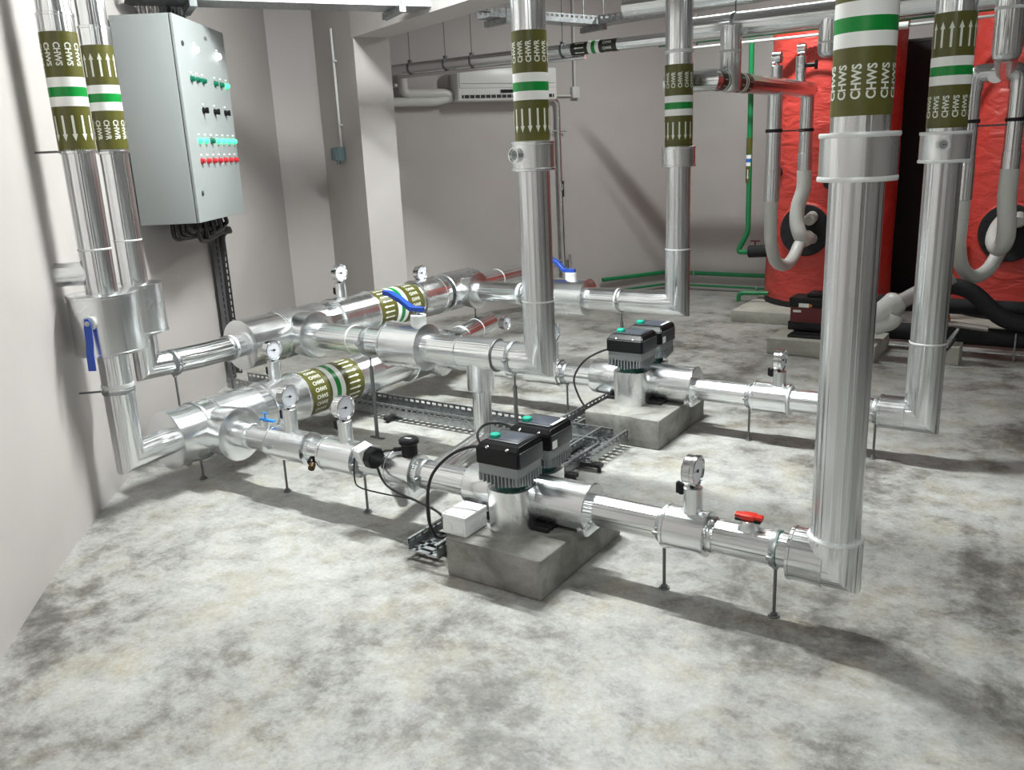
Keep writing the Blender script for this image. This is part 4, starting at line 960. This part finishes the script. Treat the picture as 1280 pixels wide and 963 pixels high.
# ================================================================= TANKS
def tank(cx, cy, r, z0, z1, hx_, label):
    t = thing('insulated_tank', label, 'tank', (cx, cy, z0))
    b = bmesh.new(); n = 96; rings = []
    for z in [z0+0.05+(z1-z0-0.05)*i/24 for i in range(25)]:
        rings.append([bm_v for bm_v in [b.verts.new((cx+(r+0.004*math.sin(9*a+z*5)+0.003*math.sin(23*a-z*11))*math.cos(a), cy+(r+0.004*math.sin(9*a+z*5))*math.sin(a), z)) for a in [2*PI*k/n for k in range(n)]]])
    for p, q in zip(rings[:-1], rings[1:]):
        for k in range(n): b.faces.new((p[k], p[(k+1) % n], q[(k+1) % n], q[k]))
    b.faces.new(rings[0]); b.faces.new(rings[-1]); obj('jacket', b, REDT, t)
    obj('base_ring', C_((cx, cy, z0), (cx, cy, z0+0.055), r+0.006, 0.004, 64), BLACKM, t)
    obj('top_rim', lathe(bmesh.new(), (cx, cy, z1-0.03), (0, 0, 1), [(0, r), (0, r+0.010), (.035, r+0.010), (.035, r)], 64), REDT, t)
    hc = V((hx_, cy-math.sqrt(r*r-(hx_-cx)**2), 0.80)); d = V((hx_-cx, hc.y-cy, 0)).normalized()
    obj('hatch_ring', lathe(bmesh.new(), hc-d*0.05, d, [(0, .245), (.06, .240), (.075, .225), (.075, .2)], 56), REDT, t)
    h = obj('hatch_cover', lathe(bmesh.new(), hc-d*0.05, d, [(0, .222), (.082, .222), (.088, .214), (.09, .1), (.09, 0)], 56), FOAM, t)
    b = bmesh.new(); _, u, v = frame(d)
    for k in range(12):
        p = hc+d*0.038+(u*math.cos(k*PI/6)+v*math.sin(k*PI/6))*0.195; cyl(b, p, p+d*0.008, 0.008, 0.001, 8)
    obj('hatch_bolts', b, BLACKM, h)
    return hc, d, t
hc1, hd1, T1 = tank(-2.02, 8.30, 0.55, 0.105, 2.51, -2.08, 'left tall cylindrical water tank in a red quilted jacket')
hc2, hd2, T2 = tank(-0.41, 8.30, 0.55, 0.105, 2.51, -0.53, 'right tall cylindrical water tank in a red quilted jacket')
for (p0, p1, lab) in (((-2.64, 7.48, 0), (-1.40, 8.88, 0.105), 'pale concrete plinth under the left red tank'), ((-1.03, 7.48, 0), (0.22, 8.88, 0.105), 'concrete plinth under the right red tank'), ((-1.98, 6.42, 0), (-1.20, 6.95, 0.12), 'pale concrete plinth under the dark red pump'), ((-0.775, 6.56, 0), (-0.675, 6.75, 0.13), 'small concrete plinth beside the black floor pipes')):
    tag(obj('concrete_plinth', bx(p0, p1, 0.006), CONC2), lab, 'plinth', 'concrete plinths')
def ubend(p1, r1, p2, r2, hc, label):
    t = thing('white_flexible_pipe', label, 'pipe', p1[0])
    obj('supply_bend', SW(spline(p1, 6), r1, 20), GLASSY, t); obj('return_bend', SW(spline(p2, 6), r2, 20), GLASSY, t)
    obj('hatch_fitting', C_((hc.x+0.06, hc.y-0.16, 0.90), (hc.x+0.06, hc.y+0.02, 0.93), 0.05, 0.015, 20), GLASSY, t)
    return t
ubend([(-2.05, 6.64, 1.14), (-2.05, 6.64, .96), (-2.055, 6.69, .80), (-2.07, 6.87, .645), (-2.065, 7.12, .580), (-2.06, 7.32, .62), (-2.05, 7.44, .71), (-2.03, 7.56, .745), (-2.01, 7.76, .73)], 0.048,
      [(-2.05, 7.5, 1.32), (-2.05, 7.5, 1.17), (-2.085, 7.49, 1.03), (-2.085, 7.47, .90), (-2.05, 7.46, .79), (-2.03, 7.52, .745), (-2.02, 7.60, .76)], 0.060, hc1, 'white wrapped pipes curling into the black hatch of the left tank')
ubend([(-.78, 6.9, 1.13), (-.78, 6.9, .95), (-.785, 6.93, .80), (-.76, 7.05, .62), (-.69, 7.18, .535), (-.61, 7.30, .58), (-.56, 7.42, .70), (-.54, 7.56, .77), (-.53, 7.74, .78)], 0.050,
      [(-.51, 6.9, 1.32), (-.51, 6.9, 1.12), (-.495, 6.92, .95), (-.50, 6.97, .83), (-.54, 7.06, .765), (-.58, 7.17, .80), (-.58, 7.33, .87), (-.56, 7.74, .92)], 0.060, hc2, 'white wrapped pipes curling into the black hatch of the right tank')
obj('side_port', C_((-1.52, 8.05, 1.30), (-1.44, 7.98, 1.30), 0.05, 0.01, 24), FOAM, T1)
for (x, z) in ((-1.86, 1.42), (-1.90, 1.20), (-2.38, 1.30)):
    yy = 8.30-math.sqrt(0.55**2-(x+2.02)**2); obj('black_port', C_((x, yy+0.02, z), (x, yy-0.06, z), 0.045, 0.008, 20), FOAM, T1)

# ================================================================= GREEN PIPES
def gp(label, pts, r, clips=()):
    t = thing('green_pipe', label, 'pipe', tuple(pts[0]))
    obj('pipe', SW(rnd(pts, r*2.2, 5), r, 16), GPIPE, t)
    b = bmesh.new()
    for c, d in clips: lathe(b, V(c)-V(d)*0.008, d, [(0, r), (0, r+.008), (.016, r+.008), (.016, r)], 16); box(b, V(c)+V((0, 0, -r-0.02)), (0.012, 0.02, 0.03), 0)
    if clips: obj('clip', b, STEEL, t)
    else: b.free()
    return t
c3 = fq+fd*0.9+fn*0.06
gp('upper dark green water pipe low along the back wall', [c3+V((0, 0, 0.19)), V((-3.93, 8.99, 0.19)), V((-2.5, 8.99, 0.19))], 0.022, [((-3.6, 8.99, 0.19), (1, 0, 0))])
c4 = fq+fd*0.75+fn*0.06
gp('lower thin green water pipe just above floor along the back wall', [c4+V((0, 0, 0.055)), V((-3.93, 8.99, 0.055)), V((-2.5, 8.99, 0.055))], 0.012, [((-2.9, 8.99, 0.055), (1, 0, 0)), ((-3.7, 8.99, 0.055), (1, 0, 0))])
t = gp('bright green upright pipe left of the red tanks with an olive and blue label', [(-2.695, 8.0, 2.44), (-2.68, 8.0, 0.75), (-2.78, 8.0, 0.56), (-2.66, 8.0, 0.565)], 0.024)
band(t, (-2.69, 8.0, 1.60), (0, 0, -1), 0.0250, '', 'text', 1, 1, 0.84, n=2, mid=BLAB)
gp('dark green overhead pipe crossing above the red tanks', [(-3.4, 7.60, 2.445), (2.4, 7.60, 2.445)], 0.031, [((-3.05, 7.60, 2.445), (1, 0, 0))])
gp('short green outlet pipe by the foot of the left tank', [(-2.72, 7.9, 0.11), (-2.72, 7.9, 0.19), (-2.46, 7.97, 0.19)], 0.02)
gp('short green stub pipe between the two red tanks', [(-1.10, 7.60, 0.56), (-1.02, 7.66, 0.62), (-0.90, 7.90, 0.78)], 0.035)
t = thing('insulated_valve', 'black foam wrapped valve joining green pipe to the left tank', 'valve', (-2.55, 8.0, 0.575))
obj('foam_wrap', C_((-2.67, 8.0, 0.570), (-2.40, 8.02, 0.585), 0.058, 0.006, 24), FOAM, t)
b = bmesh.new(); cyl(b, (-2.61, 8.0, 0.60), (-2.61, 8.0, 0.665), 0.008, 0, 10); box(b, (-2.61, 8.0, 0.67), (0.085, 0.03, 0.014), 0.003); obj('handle', b, mat('dark_handle', (0.08, 0.01, 0.012), 0.4), t)
t = thing('white_drain_pipe', 'slim white pipe slung beneath the green overhead pipe', 'pipe', (-1.5, 7.3, 2.36)); obj('pipe', C_((-3.1, 7.56, 2.375), (2.4, 7.56, 2.375), 0.011, 0, 12), PVCW, t); obj('coupling', C_((-1.55, 7.56, 2.375), (-1.33, 7.56, 2.375), 0.028, 0.004, 16), PVCW, t)

# ================================================================= REAR PUMP AND FLOOR PIPES
t = thing('horizontal_pump', 'dark red and black horizontal pump on a pale plinth before the left tank', 'pump', (-1.7, 6.65, 0.12))
b = bmesh.new(); box(b, (-1.72, 6.66, 0.29), (0.27, 0.20, 0.235), 0.015); obj('motor_body', b, PWALL, t)
b = bmesh.new(); box(b, (-1.74, 6.66, 0.38), (0.25, 0.215, 0.075), 0.012); box(b, (-1.66, 6.68, 0.425), (0.17, 0.15, 0.05), 0.012); box(b, (-1.73, 6.66, 0.20), (0.275, 0.205, 0.07), 0.01); obj('black_covers', b, BLACK, t)
b = bmesh.new(); box(b, (-1.75, 6.5525, 0.362), (0.075, 0.002, 0.03)); box(b, (-1.80, 6.5565, 0.315), (0.06, 0.002, 0.018)); obj('white_sticker', b, WLAB, t)
b = bmesh.new(); box(b, (-1.70, 6.5525, 0.362), (0.02, 0.002, 0.02)); obj('orange_sticker', b, YELL, t)
obj('coupling_ring', C_((-1.58, 6.64, 0.27), (-1.55, 6.64, 0.27), 0.115, 0.004, 32), BLACKM, t)
obj('pump_casing', C_((-1.55, 6.64, 0.27), (-1.38, 6.64, 0.27), 0.105, 0.02, 32), WHITE, t)
b = bmesh.new(); box(b, (-1.60, 6.62, 0.130), (0.50, 0.24, 0.02), 0.003); box(b, (-1.72, 6.62, 0.148), (0.2, 0.16, 0.02), 0.002); obj('base_plate', b, BLACKM, t)
obj('terminal_post', C_((-1.60, 6.72, 0.42), (-1.60, 6.72, 0.52), 0.03, 0.004, 12), BLACK, t)
t = thing('wrapped_fitting', 'cream wrapped pipe fitting between the largest riser and right riser', 'pipe', (-1.2, 6.6, 0.3))
obj('thick_arm', SW(spline([(-1.40, 6.62, 0.27), (-1.26, 6.62, 0.29), (-1.17, 6.62, 0.36), (-1.10, 6.66, 0.44)], 6), [0.085]*17+[0.075, 0.05], 24), GLASSY, t)
obj('upper_arm', SW(spline([(-1.14, 6.64, 0.38), (-1.0, 6.68, 0.47), (-0.78, 6.75, 0.60)], 6), 0.055, 20), mat('grey_wrap', (0.33, 0.30, 0.30), 0.5), t)
obj('lower_knob', SW(spline([(-1.24, 6.58, 0.22), (-1.13, 6.57, 0.27), (-1.10, 6.57, 0.33)], 6), 0.05, 20), GLASSY, t)
def fp(label, pts, r, m=FOAM):
    o = obj('foam_pipe', SW(rnd(pts, r*1.8, 5), r, 20), m); tag(o, label, 'pipe', 'black foam pipes on the floor' if m is FOAM else None); return o
fp('thick black foam pipe low on the floor behind both right risers, nearest', [(-1.6, 6.98, 0.13), (1.6, 6.98, 0.13)], 0.065)
fp('thick black foam pipe higher behind the right riser', [(-1.35, 7.22, 0.30), (1.6, 7.22, 0.30)], 0.060)
fp('black foam pipe bending down to the right of the right riser', [(-0.98, 6.92, 0.50), (-0.70, 6.92, 0.50), (-0.44, 6.92, 0.255), (1.5, 6.92, 0.255)], 0.060)
o = fp('slim steel rail along the floor before the black foam pipes', [(-1.6, 6.84, 0.045), (1.5, 6.84, 0.045)], 0.006, STEEL)
t = thing('lever_valve', 'small orange and steel lever valve beside the right riser near the floor', 'valve', (-0.74, 6.62, 0.3))
obj('orange_disc', lathe(bmesh.new(), (-0.80, 6.66, 0.285), (1, -0.25, 0), [(0, .05), (.004, .062), (.02, .062), (.024, .05)], 28), YELL, t)
obj('steel_pipe', C_((-0.78, 6.66, 0.275), (-0.52, 6.66, 0.255), 0.022, 0.002, 16), mat('warm_steel', (0.42, 0.38, 0.36), 0.4, 0.8), t)
lever(t, [(-0.70, 6.63, 0.25), (-0.74, 6.60, 0.18), (-0.77, 6.58, 0.13)], 0.03, 0.01, STEEL, side=(0.6, -0.3, -0.2))
obj('cable', sweep(bmesh.new(), spline([(-0.83, 6.60, 0.26), (-0.82, 6.54, 0.16), (-0.76, 6.5, 0.11), (-0.70, 6.52, 0.2)], 6), 0.008, 8), RUBBER, t)
cl = thing('floor_bracket', 'thin upright steel bracket in front of the floor foam pipes at far right', 'bracket', (-0.35, 6.82, 0)); obj('post', C_((-0.36, 6.83, 0.0), (-0.36, 6.83, 0.20), 0.006, 0, 8), STEEL, cl)
